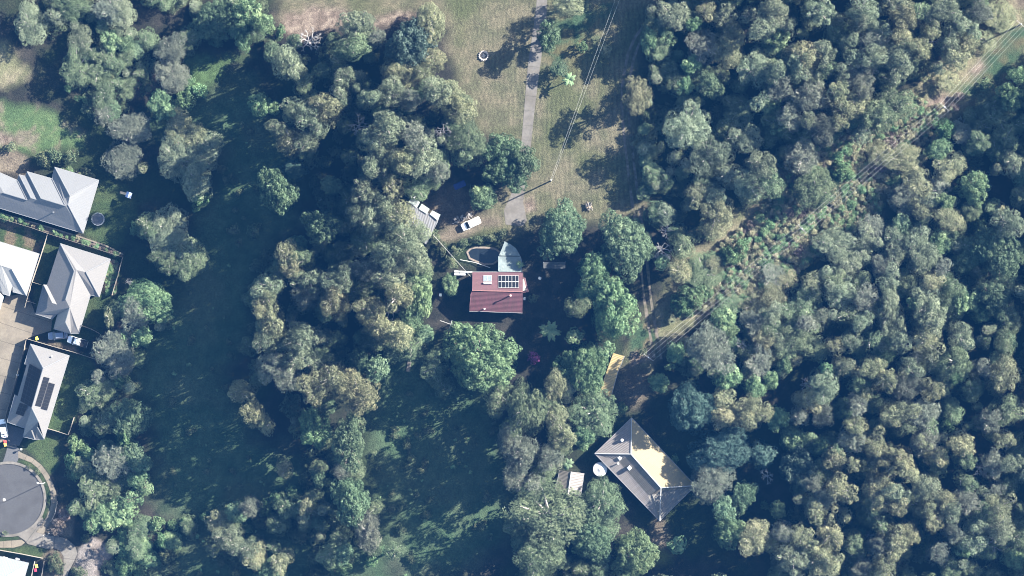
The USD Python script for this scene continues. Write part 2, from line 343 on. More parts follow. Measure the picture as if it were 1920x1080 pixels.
# ------------------------------------------------------------------ trees: prototypes (class prims), one copy per tree
def leaves(c, n, size, aspect, r):
    """Diamond leaf-clump faces centred at c with normals n."""
    k = len(c)
    a = r.normal(size=(k, 3)); a -= n * (a * n).sum(1, keepdims=True); a /= np.linalg.norm(a, axis=1, keepdims=True)
    b = np.cross(n, a)
    s = size * r.uniform(0.65, 1.35, (k, 1))
    fold = n * s * 0.18
    v = np.stack([c + a * s - fold, c + b * s * aspect, c - a * s - fold, c - b * s * aspect], 1).reshape(-1, 3)
    i = np.arange(k)[:, None] * 4
    return v, np.vstack([i + [0, 1, 2], i + [0, 2, 3]])

def puffs(cs, rs, tints, r, dens=22.0, size=0.2, aspect=0.6, jit=0.55, low=-0.35, squash=0.85, rough=0.22):
    V, Fc, T, at = [], [], [], 0
    for c, rad, t in zip(cs, rs, tints):
        k = max(14, int(1.3 * dens * 4 * math.pi * rad * rad * 0.75))
        d = r.normal(size=(int(k * 1.7), 3)); d /= np.linalg.norm(d, axis=1, keepdims=True); d = d[d[:, 2] > low][:k]; k = len(d)
        lump = 1 + rough * (meshkit.noise(d * 2.3 + r.uniform(0, 50, 3)) - 0.5) * 2
        rr = rad * lump * (1 - 0.18 * r.random(k) ** 2)
        pos = c + d * rr[:, None] * [1, 1, squash]
        keep_ = meshkit.noise(pos * 2.1 + 31.7) + 0.18 * r.normal(size=k) > 0.36   # gaps between the leaf sprays
        pos, d, k = pos[keep_], d[keep_], int(keep_.sum())
        n = d + r.normal(size=(k, 3)) * jit; n /= np.linalg.norm(n, axis=1, keepdims=True)
        v, f = leaves(pos, n, size, aspect, r)
        V.append(v); Fc.append(f + at); at += len(v)
        T.append(np.repeat(np.clip(t + r.normal(size=k) * 0.16, 0, 1), 4))
    return np.vstack(V), np.vstack(Fc), np.concatenate(T)

def scatter_disc(R, sep, r, lobes=True, tries=4000):
    ph = r.uniform(0, 6.28, 3)
    pts = []
    for _ in range(tries):
        a, q = r.uniform(0, 2 * math.pi), math.sqrt(r.random())
        edge = R * (0.82 + (0.16 * math.sin(2 * a + ph[0]) + 0.14 * math.sin(3 * a + ph[1]) + 0.10 * math.sin(5 * a + ph[2]) if lobes else 0))
        p = np.array([math.cos(a), math.sin(a)]) * q * edge
        if all((p[0] - x) ** 2 + (p[1] - y) ** 2 > sep * sep for x, y in pts): pts.append(tuple(p))
    return np.array(pts)

STYLE = {   # rp: clump radius, dens, leaf size, aspect, jitter, dome depth, how much the clump heights scatter, lower clumps, nominal height, leaf rough
    'g': dict(rp=0.80, dens=27, size=0.165, asp=0.45, jit=0.5, dome=0.5, scat=1.25, sep=1.36, mix=0.32, low=1.0, H=15, bark='pale', rough=0.3),
    'w': dict(rp=0.75, dens=18, size=0.30, asp=0.20, jit=1.0, dome=0.55, scat=0.8, low=0.7, H=14, bark='pale', rough=0.5),
    'k': dict(rp=0.55, dens=24, size=0.17, asp=0.6, jit=0.45, dome=0.55, scat=0.5, sep=1.25, low=0.4, H=11, bark='brown', rough=0.25),
    'd': dict(rp=0.66, dens=22, size=0.19, asp=0.6, jit=0.45, dome=0.5, scat=0.6, sep=1.3, low=0.4, H=13, bark='brown', rough=0.25),
    'm': dict(rp=0.70, dens=22, size=0.19, asp=0.55, jit=0.42, dome=0.55, scat=0.85, sep=1.3, low=0.5, H=11, bark='brown', rough=0.3),
    'f': dict(rp=0.95, dens=17, size=0.33, asp=0.22, jit=0.8, dome=0.6, scat=0.5, low=0.5, H=12, bark='brown', rough=0.4),
    's': dict(rp=0.48, dens=26, size=0.17, asp=0.55, jit=0.7, dome=0.6, scat=0.35, low=0.3, H=2.6, bark='brown', rough=0.35),
}
SHARE = {'y': 'g', 'o': 'g', 'v': 's', 'r': 's', 'p': 's', 'n': 'm', 'c': 's'}
NAME = {'n': 'leafy_tree', 'c': 'straw_weed', 'g': 'gum_tree', 'y': 'gum_tree', 'o': 'gum_tree', 'w': 'wispy_tree', 'k': 'broadleaf_tree', 'd': 'fig_tree', 'm': 'leafy_tree', 'f': 'feathery_tree', 'v': 'vine_thicket', 's': 'shrub', 'r': 'dry_shrub', 'p': 'flowering_shrub', 'b': 'dead_tree'}
protos = {}

def build_proto(kind, R, var):
    st = STYLE[SHARE.get(kind, kind)]
    r = np.random.default_rng(sum(map(ord, kind)) * 1000 + int(R * 10) * 17 + var)
    path = f'/World/{NAME[kind]}_kind_{kind}_{int(R*10)}_{var}'
    cl = stage.CreateClassPrim(path)
    UsdGeom.Xform.Define(stage, path + '/x'); stage.RemovePrim(path + '/x')
    cl.SetTypeName('Xform')
    H, rp = st['H'], st['rp'] * (0.8 if R < 2 else 1.0)
    shrub = kind in 'svrpc'
    xy = scatter_disc(max(R - 0.55 * rp, 0.3), rp * st.get('sep', 1.2), r, R > 1.6)
    rho = np.hypot(xy[:, 0], xy[:, 1]) / R
    depth = R * st['dome'] if not shrub else H * 0.8
    z = H - rp - depth * rho ** 2 + r.uniform(-1, 0.45, len(xy)) * st['scat'] * min(1.6, 0.5 * R)
    cs = np.column_stack([xy, z]); rs = rp * np.clip(np.exp(r.normal(0, st.get('mix', 0.22), len(xy))), 0.45, 1.9)
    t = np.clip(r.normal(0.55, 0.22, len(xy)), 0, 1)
    if not shrub:      # lower clumps, shade put in as darker tint, seen through gaps and casting shade
        xy2 = scatter_disc(R * 0.92, rp * 1.25, r, False)
        z2 = H - rp - depth - r.uniform(0.25, 1.0, len(xy2)) * (H * 0.66 if kind in 'gyow' else H * 0.68)
        keep = r.random(len(xy2)) < min(1.0, st['low'] * 1.4)
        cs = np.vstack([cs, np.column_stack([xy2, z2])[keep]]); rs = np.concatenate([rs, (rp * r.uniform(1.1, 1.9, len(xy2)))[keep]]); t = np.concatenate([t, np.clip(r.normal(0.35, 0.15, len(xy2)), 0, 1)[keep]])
    if not shrub and R > 1.6:      # dense heart added to the crown, tinted dark, for solid shadows and dark gaps
        q = R * (0.42 if kind in 'gyow' else 0.58)
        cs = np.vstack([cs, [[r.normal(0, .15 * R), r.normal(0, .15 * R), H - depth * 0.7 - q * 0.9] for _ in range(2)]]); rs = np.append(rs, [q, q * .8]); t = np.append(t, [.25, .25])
    v, f, tt = puffs(cs, rs, t, r, st['dens'], st['size'], st['asp'], st['jit'], rough=st['rough'])
    v[:, 2] = np.maximum(v[:, 2], 0.03)
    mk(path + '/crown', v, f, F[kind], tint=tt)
    bm = bark_pale if st['bark'] == 'pale' else bark_brown
    tr = 0.10 + 0.05 * R
    fork = H * (0.5 if not shrub else 0.2)
    lean = r.normal(0, 0.25, 2)
    mk(path + '/trunk', *tube([[0, 0, 0], [lean[0] * .5, lean[1] * .5, fork * .6], [lean[0], lean[1], fork]], [tr * 1.25, tr, tr * .8], 7), bm)
    pick = r.choice(len(xy), min(len(xy), 9 if not shrub else 4), replace=False)
    br = []
    for i in pick:
        e = cs[i] + [r.normal(0, .3), r.normal(0, .3), rs[i] * (0.85 if kind in 'gyow' else 0.0)]
        mid = (np.array([lean[0], lean[1], fork]) * 0.45 + e * 0.55) + [0, 0, -0.08 * H * r.random()]
        br.append(tube([[lean[0], lean[1], fork * 0.97], mid, e], [tr * .55, tr * .40, 0.045], 5))
    mk(path + '/limb', *cat_mesh(br), bm)
    return path

def build_dead(R, var):
    r = np.random.default_rng(500 + int(R * 10) + var)
    path = f'/World/dead_tree_kind_{int(R*10)}_{var}'
    cl = stage.CreateClassPrim(path); cl.SetTypeName('Xform')
    H = 11.0
    mk(path + '/trunk', *tube([[0, 0, 0], [.1, .1, 3], [0.2, -.1, 6.0]], [.28, .22, .17], 7), bark_white)
    br = []
    def grow(p, d, ln, rad, lv):
        q = p + d * ln; m = (p + q) / 2 + r.normal(0, .09 * ln, 3)
        br.append(tube([p, m, q], [rad, rad * .85, rad * .62], 5))
        if lv == 0: return
        for _ in range(r.integers(2, 4)):
            e = d + r.normal(0, .62, 3); e[2] = e[2] * .6 + .1; e /= np.linalg.norm(e)
            grow(q, e, ln * r.uniform(.55, .85), max(rad * .62, .035), lv - 1)
    for i in range(6):
        a = i / 6 * 6.28 + r.uniform(-.4, .4)
        d = np.array([math.cos(a), math.sin(a), r.uniform(.5, 1.1)]); d /= np.linalg.norm(d)
        grow(np.array([0.2, -.1, 5.2 + .8 * r.random()]), d, R * r.uniform(.36, .5), .12, 3)
    v, f = cat_mesh(br)
    mk(path + '/limb', v, f, bark_white)
    return path

SIZES = {'n': (1.8, 3.3, 4.8), 'c': (0.9,), 'g': (1.3, 2.2, 3.2, 4.6), 'y': (1.0, 1.8, 2.8, 4.2), 'o': (1.5, 2.6, 4.5), 'w': (1.4, 2.6, 4.2), 'k': (2.2, 4.4, 6.5), 'd': (5.2,), 'm': (1.4, 2.6, 4.4, 7.5), 'f': (2.6, 6.0), 'v': (0.8, 1.7, 3.0), 's': (0.9, 1.8, 3.0), 'r': (1.3,), 'p': (1.6,), 'b': (2.4,)}
VARS = {'n': 2, 'c': 3, 'g': 4, 'y': 4, 'o': 3, 'w': 3, 'm': 3, 'k': 2, 'v': 3, 's': 3, 'b': 4, 'd': 1, 'f': 2, 'r': 2, 'p': 1}
_turn = {}
def proto_for(kind, r):
    R = min(SIZES[kind], key=lambda s: abs(math.log(s / r)))
    i = _turn.get((kind, R), 0); _turn[kind, R] = i + 1
    key = (kind, R, i % VARS[kind])
    if key not in protos: protos[key] = build_dead(R, key[2]) if kind == 'b' else build_proto(kind, R, key[2])
    return protos[key], R

# ------------------------------------------------------------------ every tree and bush: kind: "x y r [ry] [hHEIGHT]" in photo pixels (crown centre and half-widths)
TREES = {
'g': """783 437 15 17 h12;55 45 27 34;103 28 12;222 22 24 26;152 76 17 20;330 298 32 36;376 292 28 32;366 345 24 28;395 268 18;537 117 22 26;560 127 9;665 42 27 24;643 142 14 15;665 163 7;640 179 11;690 183 16 14;735 172 23 22;820 172 24 22;545 203 17;590 235 15;575 216 18;520 240 14;570 266 15;725 240 28 26;700 262 20;715 282 22;790 292 28 30;320 425 24 34 h20;318 452 30 26 h20;680 360 23;715 327 14;695 309 15;705 402 33 36;665 400 14;670 417 10;745 420 17;757 452 22;725 476 24 22;772 482 24 24;500 537 20 18;575 527 27 22;630 530 23 20;646 512 14;730 516 25 22;492 642 15 18;560 637 29 26;555 672 27 24;587 682 11;690 184 12;1330 290 32 34;1365 328 19;1405 345 26;1432 310 22;1250 400 13;1262 28 25;1360 27 21;1410 30 16;1435 50 20;1415 130 25 28;1290 235 38 38;1400 260 26;1430 190 12;1340 368 18;1452 20 24;1540 22 25;1620 18 28 22;1637 52 15;1680 8 16;1755 28 20;1782 15 17;1802 42 18;1820 54 16;1550 95 16;1602 108 19;1642 105 24 20;1685 115 27 30;1760 127 10;1785 65 13;1780 83 15;1497 124 21 26;1525 146 16;1452 140 17;1515 225 14;1745 378 13;1900 305 15 20;1890 418 25;1620 252 12;1625 446 19;1677 445 17 20;1680 476 19;1722 455 25;1740 481 21;1570 460 33 32;1590 496 20;1670 523 19;1570 522 23;1725 496 15;1450 592 17;1580 555 27 20;1742 580 31 38;1750 608 20;1807 630 18;1672 592 24 40;1547 725 25;1740 917 23;1685 927 19;1785 960 18;1487 1050 28 26;1832 990 17;1877 990 23;1825 1022 18;1900 867 16;425 1010 21 20;463 1035 17 16;440 1028 12;1745 672 12;1850 927 10;1615 40 16;1545 120 12;1580 140 14;1660 60 13;1590 80 14;1700 90 14;1480 50 13;1620 480 16;1530 600 18;1620 600 16;1690 640 18;1600 640 16;1710 690 16;1580 690 15;1460 640 15""",
'y': """335 225 15;330 250 21;362 256 22;265 315 7;815 107 16 14;790 131 19 16;755 136 19;730 126 9;725 146 8;855 195 28 26;862 208 22;842 172 16;603 203 25 26;540 262 21 23;750 300 20;750 404 21 22;735 355 15;535 476 15 18;546 506 14;670 740 32 33;585 731 21 26;620 712 24 26;690 582 21;712 615 18 22;742 628 22 22;745 555 22;622 562 20 22;495 556 20;487 580 13;505 600 21 30;448 736 20 18;471 776 15 20;487 786 11;500 801 10;805 40 24 34;1308 366 16 18;1345 405 30 34;1275 508 18 20;1065 8 26 16 h8;1135 93 8 h3;1198 178 25 30 h14;1325 20 14;1370 55 19;1368 92 27 30;1700 34 22;1692 68 13;1875 32 27 26;1850 76 15;1748 58 13;1817 78 14;1508 105 27 24;1730 92 19;1795 108 16;1777 152 16;1575 174 23 22;1610 190 21;1582 203 27 24;1575 228 12;1795 303 15;1770 318 17;1832 276 11;1720 338 24 26;1732 392 23;1782 412 22 20;1877 392 7;1652 290 20;1695 295 32 24 h6;1527 530 16;1477 525 14;1750 528 15;1455 555 19;1740 637 25 24;1567 650 14;1637 690 19;1610 702 9;1662 712 20;1885 708 24 28;1447 670 11;1492 678 8;1752 732 19;1520 752 17;1502 748 11;1625 741 11;1690 777 27 22;1607 798 18;1040 727 17 24 h20;1045 790 19 24 h20;1055 825 18 20 h18;1415 572 23;1430 640 18;1358 745 15;1365 776 28 26;1410 775 28 30;1260 598 7 h4;1640 832 23;1650 853 18;1637 872 7;1677 852 12;1697 865 18;1705 888 14;1670 887 12;1567 862 16;1755 856 14;1775 867 6;1810 834 20;1885 827 14;1575 915 22;1592 932 13;1520 943 8;1532 960 13 16;1565 950 9;1557 972 9;1587 975 9 11;1650 915 21 24;1652 942 20;1687 953 14;1725 955 8;1742 957 12;1775 945 18;1752 978 14 18;1877 952 23;1655 1005 8;1680 1010 16 18;1705 1002 15 20;1677 1027 17;1560 1007 21;1505 1007 15 18;1520 1022 12;1540 1052 26;1562 1050 14;1662 1062 20;532 880 11 14;573 949 10 13;520 1060 13 18;535 1045 8;485 1042 9 18;475 1048 13 16;405 977 17 14;1415 1010 26;205 598 8 16;1340 495 13;1670 780 14;1730 830 13;1600 870 12""",
'o': """130 12 30 26;145 125 28 38;175 101 10;212 118 17;195 176 22 26;315 485 30 26;285 425 22;272 420 12;360 482 22 26;345 505 18;655 88 26 16;875 262 30 34 h11;878 285 24 h11;1447 340 23;567 486 16;680 450 18;1280 460 20;1320 510 34 32;1530 350 34 36 h9;1728 20 14;1557 132 16;1675 147 20;1665 181 20;1660 203 18;1690 196 24 22;1630 216 18;1647 223 20;1875 220 23;1830 218 19;1865 200 25;1838 235 16;1515 555 22;1517 584 24;1455 612 17;1617 532 20;1785 532 17;1502 642 38 30;1637 637 15;1850 642 9;1795 680 27;1890 772 24;1815 862 19;1817 911 13;1632 962 17;1840 966 23;1652 982 14;1602 1018 17;1910 1010 16;1285 670 24 26;1375 570 21;1080 575 16;1115 775 40 40 h10;985 770 30 48 h24;1032 968 66 54 h17;1130 945 36 38 h12;1010 1050 40 36 h18;815 690 20 26 h6;832 726 15 18 h5;940 745 22 h14;175 738 25 22 h5;200 730 18 h5;155 762 8 h3;190 792 20 h4.5;175 918 24 28 h6;260 995 19 22 h4.5;740 1035 16 12;1890 640 16;1810 900 12;1590 590 15;1480 580 14;1700 800 14;1745 800 15;1600 830 13;1570 845 12""",
'w': """322 92 26 26 h9;322 142 26 28;230 300 30 32 h5;245 240 31 28;195 215 13;205 15 24;768 186 16;780 256 22;680 505 20 18;705 70 12;1317 85 24 26;1637 82 24 22;1615 140 29 24;1465 165 21;1520 180 28 30;1482 220 20;1540 240 26 28;1620 170 15;1840 20 18;1805 248 14;1505 292 26 24;1702 375 29 26;1637 426 20;1760 352 14;1767 505 14;1657 497 18;1450 518 19;1510 606 13;1625 560 21;1720 672 9;1845 692 13;1702 725 27 26;1610 760 13;1500 782 12;1545 778 18;1735 777 23;215 655 30 38 h6.5;225 682 22 h6.5;250 590 22 24 h13;182 708 10;212 866 28 32 h12;505 690 23;535 712 19;572 555 20;640 886 11;690 1000 18 30;975 855 28 34 h24;965 896 20;1000 908 13;1030 860 20;950 825 14 22;1335 655 36 40 h17;1422 680 23 28;1415 606 22;1335 905 34 34 h10.2;1600 825 20;1735 832 22;1522 907 15;1865 870 18 22;1875 917 11;1810 942 22;1545 936 16;1645 1025 15;1760 1037 14;1615 1065 18;465 953 14 16;820 320 16;1470 1000 16;1790 1000 15;1860 790 18""",
'k': """402 42 42 50 h15;517 358 38 45 h23;600 425 33 36 h23;785 180 10;1330 160 26 28 h11;1880 478 46 58 h14;1845 468 28 h13;1580 767 24 h11;1865 560 33 38 h13;1887 645 17 22;242 785 38 44 h13;250 855 22 26 h12;262 870 18 h11;650 832 35 48 h23;655 945 34 52 h20;598 898 13 17 h7;615 905 8 h5;707 690 21 24 h11;670 682 20 30 h11;1175 460 54 62 h13;1055 432 46 55 h10;1395 932 26 30 h10;500 1090 30 h12;1360 955 22 h12;1110 1015 44 44 h13""",
'd': """770 82 47 52 h18.5;1502 882 38 42 h13""",
'm': """463 20 26 24 h14;490 40 20 h13;455 72 14 20;207 78 20 h12;235 82 16 h12;300 196 21 26;320 206 12;485 195 20 20 h10;510 202 10 h8;905 367 22 24 h8;1115 505 32 30 h12;1140 545 26 24 h13;1100 548 20 h10;1155 580 46 56 h15;1095 692 44 54 h14;1080 632 14 h10;1135 655 14 h11;905 672 70 68 h17;865 622 20 18 h11;1217 75 14 22 h10;1250 70 14 h10;1300 44 15;1297 120 18;1285 160 15 18 h9;1895 180 27 26;1910 140 16;1447 195 20;1462 240 15;1455 70 25 22;1765 280 20 h7;1830 350 32 30 h12;1775 377 16;1810 492 22 h10;1765 455 22;1810 565 23 h12;1840 588 16;1662 662 18 h9;1472 686 14 16;1447 712 16;1790 702 18;1460 786 20;1490 825 23 h11;1540 838 17;1460 957 15;1805 1032 16;1905 1048 20;785 525 22 24 h10;845 534 14 20 h4;790 560 20 38 h14;770 592 20 26 h13;588 805 30 38 h21;275 572 52 42 h12;265 632 18 h8;226 960 26 h12;195 970 24;258 898 19 h9;270 912 14 h8;248 935 14 h8;172 984 13;1190 1045 47 48 h12;1110 1020 30 h12;1370 1000 30 30 h13;1367 708 24 h11;1417 726 20;1370 616 15;1358 600 22;1268 660 15 20;1237 718 18 16 h7;1245 490 14 h5;1270 1022 14 h3;320 1016 18 h4;270 1022 15 h4;282 1052 14 h4;1550 690 12;1095 820 20 h10;1710 570 12""",
'n': """945 290 38 40 h11;982 305 26 30 h11;962 335 26 26 h10;925 320 22 h10;1030 65 20 30 h9.5;1048 127 14 14 h4""",
'f': """1297 765 40 48 h13;1355 848 58 44 h10.8;1430 855 20 h10;550 320 18 16 h8""",
'v': """350 156 18 h3;372 170 16 h3;345 190 24 h4;128 166 9;145 184 6;160 188 6;252 429 10 16;525 60 9 16 h4;372 376 18 20 h8;492 1062 12;1300 555 32 30 h5;1280 575 24 h5;1370 480 22 h5;1395 460 14 h5;1580 322 26 22 h5;1515 318 22 24 h5;1705 315 10;1772 240 26 22 h6;1830 245 16;1850 160 15;1838 422 18 h7;1650 580 13;1870 627 13;1745 1022 22 h6;1775 797 22 h8;1610 678 12;1615 997 11;1860 820 12;1860 797 13;1265 862 9;1167 766 12 h3;1090 88 12 h3;140 832 18 20 h3;165 850 17 h3.5;138 868 19 h3;142 890 13 h3;230 825 16 26 h9;200 938 15;230 1005 13 18 h2.5;232 1030 16 18 h2.5;250 1048 18 h2.6;232 1062 20 h2.5;262 1075 13;215 1015 10 h2;240 985 12 h3;252 1065 14 h2.5;222 945 13 h4;212 975 13 h4;180 895 13 h4;292 985 16 h5;305 1016 17 h5;325 985 12;347 982 12;382 970 10;422 965 16;462 990 11;370 1005 5;220 712 17 24 h6;230 640 14 20 h6;1435 948 9;495 956 20 h5;520 938 16 h5;548 926 16 h5;635 1068 20 h7;697 1052 12;717 1032 12;752 670 8;783 636 14 h4;1890 560 10;1878 600 9;1255 690 8""",
's': """150 1075 16 14 h2;102 1058 18 22 h3;160 1010 10 h2;475 432 16 14 h3;447 455 8;435 335 10;440 430 9;460 560 8;855 470 14 12 h2.5;845 490 12 14 h2.5;868 456 13 10 h2.5;895 450 14 9 h2.5;920 446 14 9 h2.5;940 440 12;815 445 12 16 h3;830 465 10 14 h3;1215 215 18 h4;1345 215 22 h5;1130 897 14 10 h3;1118 905 12 h3;120 322 10 7 h1.5;150 330 9 6 h1.5;80 298 18 14 h4;100 290 16 h4;130 295 16 h3;160 320 8 h1.5;172 330 8 h1.5;20 276 9;732 955 8;710 960 8;655 1043 12;605 1076 14;1260 505 14 h4;1230 475 14 h4;310 1042 18 h5;285 1075 14;1000 560 10;1140 768 12 h4;1205 660 8;10 1000 5 h1;55 876 5 h1;70 885 5 h1""",
'r': """118 965 12 13 h2;110 980 11 h2;108 997 14 10 h1.5;222 615 12 15 h5;1480 400 12 h2;1500 470 14 h2;1670 270 16 h3;1655 310 14 h3;1800 180 10 h2;1790 200 9 h2;1600 765 11 h7""",
'p': """1000 672 13 13 h3""",
'b': """578 76 24 h12;670 235 20 h12;735 580 24 h15;1440 895 14 h10;240 528 7 h5;1250 432 13 h9;1240 468 18 h9;1390 645 10 h11;1867 1022 18 h14;1632 1005 9 h8;550 605 12 h10;1750 75 15 h12;830 245 18 h12;1515 720 14 h10;1840 880 14 h14;1480 205 14 h11""",
}
LANDMARKS = [('the red-roofed house', 932, 548), ('the white car', 883, 419), ('the stone fire pit', 907, 104), ('the banana palm', 1066, 150), ('the patched metal shed', 790, 410), ('the yellow shed roof', 1150, 705),
    ('the big cream hip roof', 1205, 880), ('the ribbed white tank', 1125, 880), ('the turning circle', 16, 936), ('the pinkish gravel patch', 182, 1040), ('the solar-panelled grey roof', 72, 735), ('the trampoline', 185, 411),
    ('the L-shaped grey roof', 135, 540), ('the stepped grey roof', 110, 375), ('the pole by the driveway', 1033, 340), ('the middle crossarm pole', 1499, 430), ('the upper crossarm pole', 1764, 205), ('the lower crossarm pole', 1215, 668),
    ('the dark round fig', 772, 82), ('the dark fig in the forest', 1502, 882), ('the huge bright domed tree', 905, 672), ('the clothesline', 848, 607), ('the magenta shrub', 1000, 672), ('the bright yellow crown', 1885, 708),
    ('the top left photo corner', 0, 0), ('the bottom right photo corner', 1920, 1080), ('the bottom left photo corner', 0, 1080), ('the top right photo corner', 1920, 0), ('the middle of the right photo edge', 1920, 540), ('the middle of the bottom photo edge', 960, 1080),
    ('the white pale dead tree', 578, 76), ('the shaded left field', 350, 640), ('the shaded lower field', 800, 830), ('the pair of wheel ruts', 1180, 200), ('the big knobby tree at the right edge', 1880, 478), ('the tall olive tree by the small shed', 1032, 968)]
LOOK = {'n': ('glossy dark green tree', 'tree'), 'g': ('grey-green gum', 'tree'), 'y': ('yellow-tinged gum', 'tree'), 'o': ('olive-green gum', 'tree'), 'w': ('wispy pale grey tree', 'tree'), 'k': ('dense knobbly tree', 'tree'), 'd': ('very dark green fig', 'tree'), 'm': ('bright leafy green tree', 'tree'),
        'f': ('blue-green feathery tree', 'tree'), 'v': ('light green vine thicket', 'bush'), 's': ('low dark green shrub', 'bush'), 'r': ('dry reddish brown shrub', 'bush'), 'p': ('magenta flowering shrub', 'bush'), 'b': ('bare bleached dead tree', 'tree')}
GROUP = {'tree': 'trees around the houses and fields', 'bush': 'bushes and thickets between the trees'}
WAYS = ['right of', 'upper right of', 'above', 'upper left of', 'left of', 'lower left of', 'below', 'lower right of']
taken = set()
def words(n):
    u = 'zero one two three four five six seven eight nine ten eleven twelve thirteen fourteen fifteen sixteen seventeen eighteen nineteen'.split()
    if n < 20: return u[n]
    t = 'twenty thirty forty fifty sixty seventy eighty ninety'.split()[n // 10 - 2] if n < 100 else None
    return t + ('-' + u[n % 10] if n % 10 else '')
def where_label(kind, x, y, r):
    what, cat = LOOK[kind]
    size = 'small ' if r < 13 else 'large ' if r > 30 else ''
    order = sorted(LANDMARKS, key=lambda l: math.hypot(l[1] - x, l[2] - y))
    for fine in (1, 0.5):
        for nm, lx, ly in order[:4]:
            d = math.hypot(lx - x, ly - y)
            if d < 14: 
                continue
            if d < max(40, 0.6 * r) : pass
            w = WAYS[int(((math.degrees(math.atan2(ly - y, x - lx)) % 360) + 22.5) // 45) % 8]
            m = d * M_PER_PX
            lab = f'{size}{what} about {words(round(m))} metres {w} {nm}'
            if len(lab.split()) > 16: lab = lab.replace('about ', '')
            if len(lab.split()) <= 16 and lab not in taken:
                taken.add(lab); return lab, cat
    lab = f'{size}{what} {round(x * M_PER_PX)} m in and {round(y * M_PER_PX)} m down from the top left corner'
    taken.add(lab); return lab, cat

HEIGHT = {'n': (9, 11), 'g': (16, 19), 'y': (16.5, 19.5), 'o': (14, 17), 'w': (15, 18), 'k': (11, 13), 'd': (13, 15), 'm': (9, 12), 'f': (11, 14), 'v': (2.0, 3.5), 's': (1.4, 2.6), 'r': (1.5, 2.5), 'p': (2.5, 3), 'b': (10, 13)}
TREE_SPOTS = []
def tall_west(x, y):      # the wind-break rows whose long shade covers the fields are the tallest trees
    return (1.0 if x > 690 and y < 165 else 1.55) if 470 < x < 840 and 20 < y < 800 else 1.0
CORR_LINE = LineString([(1240, 640), (1330, 560), (1500, 430), (1764, 204), (1930, 40)])
def corridor_low(x, y):   # the trees along the lower edge of the cleared corridor are younger
    d = CORR_LINE.distance(Point(x, y)); ln = CORR_LINE.interpolate(CORR_LINE.project(Point(x, y)))
    if x < 1280: return 1.0
    if d < (66 if (x > ln.x and y > ln.y) else 46): return 0.2
    return min(1.0, 0.34 + 0.003 * max(0, d - 60)) if (x > ln.x and y > ln.y) else 1.0
for kind, text in TREES.items():
    for item in text.replace('\n', '').split(';'):
        t = item.split()
        h = None
        if t[-1][0] == 'h': h = float(t.pop()[1:])
        x, y, r = map(float, t[:3]); ry = float(t[3]) if len(t) > 3 else r
        if h is None:
            a, b = HEIGHT[kind]; h = rng.uniform(a, b)
            if r < 12 and kind in 'gyowm': h *= 0.72
            if kind in 'gyow': h *= tall_west(x, y) * corridor_low(x, y)
        if x < 435 and y < 1000 and kind not in 'svrpb': h = min(h, rng.uniform(6.8, 8.0) if x > 262 or y > 262 else 6.0)
        if 1195 < x < 1425 and y < 450 and kind in 'gyow': h = min(h, rng.uniform(11, 12.8))
        path, R = proto_for(kind, math.sqrt(r * ry) * M_PER_PX)
        lab, cat = where_label(kind, x, y, max(r, ry))
        top = h * 0.86
        p = P(x, y, top)
        o = thing(NAME[kind], lab, cat, (p[0], p[1], 0), group=GROUP[cat])
        xf = UsdGeom.Xformable(o)
        k = M_PER_PX * (1.2 if kind in 'gyow' else 1.07) / R
        Hn = 11.0 if kind == 'b' else STYLE[SHARE.get(kind, kind)]['H']
        sz = h / Hn
        xf.AddScaleOp().Set(Gf.Vec3f(r * k, ry * k, sz))
        xf.AddRotateZOp(opSuffix='turn').Set(float(rng.uniform(0, 360)))
        o.GetReferences().AddInternalReference(path); o.SetInstanceable(True)
        TREE_SPOTS.append((p[0], p[1], max(r, ry) * M_PER_PX, h))

# ------------------------------------------------------------------ paved surfaces
concrete = noisy('pale_concrete', (0.102, 0.094, 0.084), (0.132, 0.122, 0.109), 1.5, 0.9, 0.2, c2=(0.086, 0.079, 0.069), bump=0.01)
tan_concrete = noisy('tan_concrete', (0.119, 0.102, 0.081), (0.146, 0.127, 0.100), 1.5, 0.9, 0.2, c2=(0.102, 0.089, 0.071), bump=0.01)
worn_concrete = noisy('worn_concrete', (0.091, 0.085, 0.079), (0.120, 0.112, 0.102), 1.2, 0.9, 0.2, c2=(0.081, 0.074, 0.064), bump=0.01)
asphalt = noisy('asphalt', (0.039, 0.039, 0.042), (0.056, 0.057, 0.060), 5.0, 0.9, 0.2, c2=(0.040, 0.040, 0.042), scale2=0.3, bump=0.01)
drive_asphalt = noisy('grey_paving', (0.056, 0.057, 0.062), (0.075, 0.077, 0.082), 5.0, 0.9, 0.2, bump=0.01)
ruts_m = noisy('bare_wheel_soil', (0.080, 0.070, 0.059), (0.128, 0.112, 0.096), 1.6, 0.95, 0.1, detail=6, c2=(0.043, 0.045, 0.024), scale2=0.5, bump=0.03, bscale=6)

def slabs(name, poly, line, step, m, z=0.03, joint=0.03):
    """A paved strip cut into slabs across its centre line; each slab is a part."""
    x = UsdGeom.Xform.Define(stage, '/World/' + name).GetPrim()
    tag(x, kind='structure')
    ln = LineString(line); n = max(1, int(ln.length / step))
    cuts = []
    for i in range(1, n):
        a = np.array(ln.interpolate(i * step).coords[0]); b = np.array(ln.interpolate(i * step + 0.1).coords[0])
        d = (b - a) / np.linalg.norm(b - a); o = np.array([-d[1], d[0]])
        cuts.append(LineString([a - o * 6, a + o * 6]).buffer(joint))
    rest = poly.difference(unary_union(cuts)) if cuts else poly
    for g in getattr(rest, 'geoms', [rest]):
        if g.area > 0.15: part(x, 'slab', prism(g, -0.04, 0.04 + z), m)
    return x

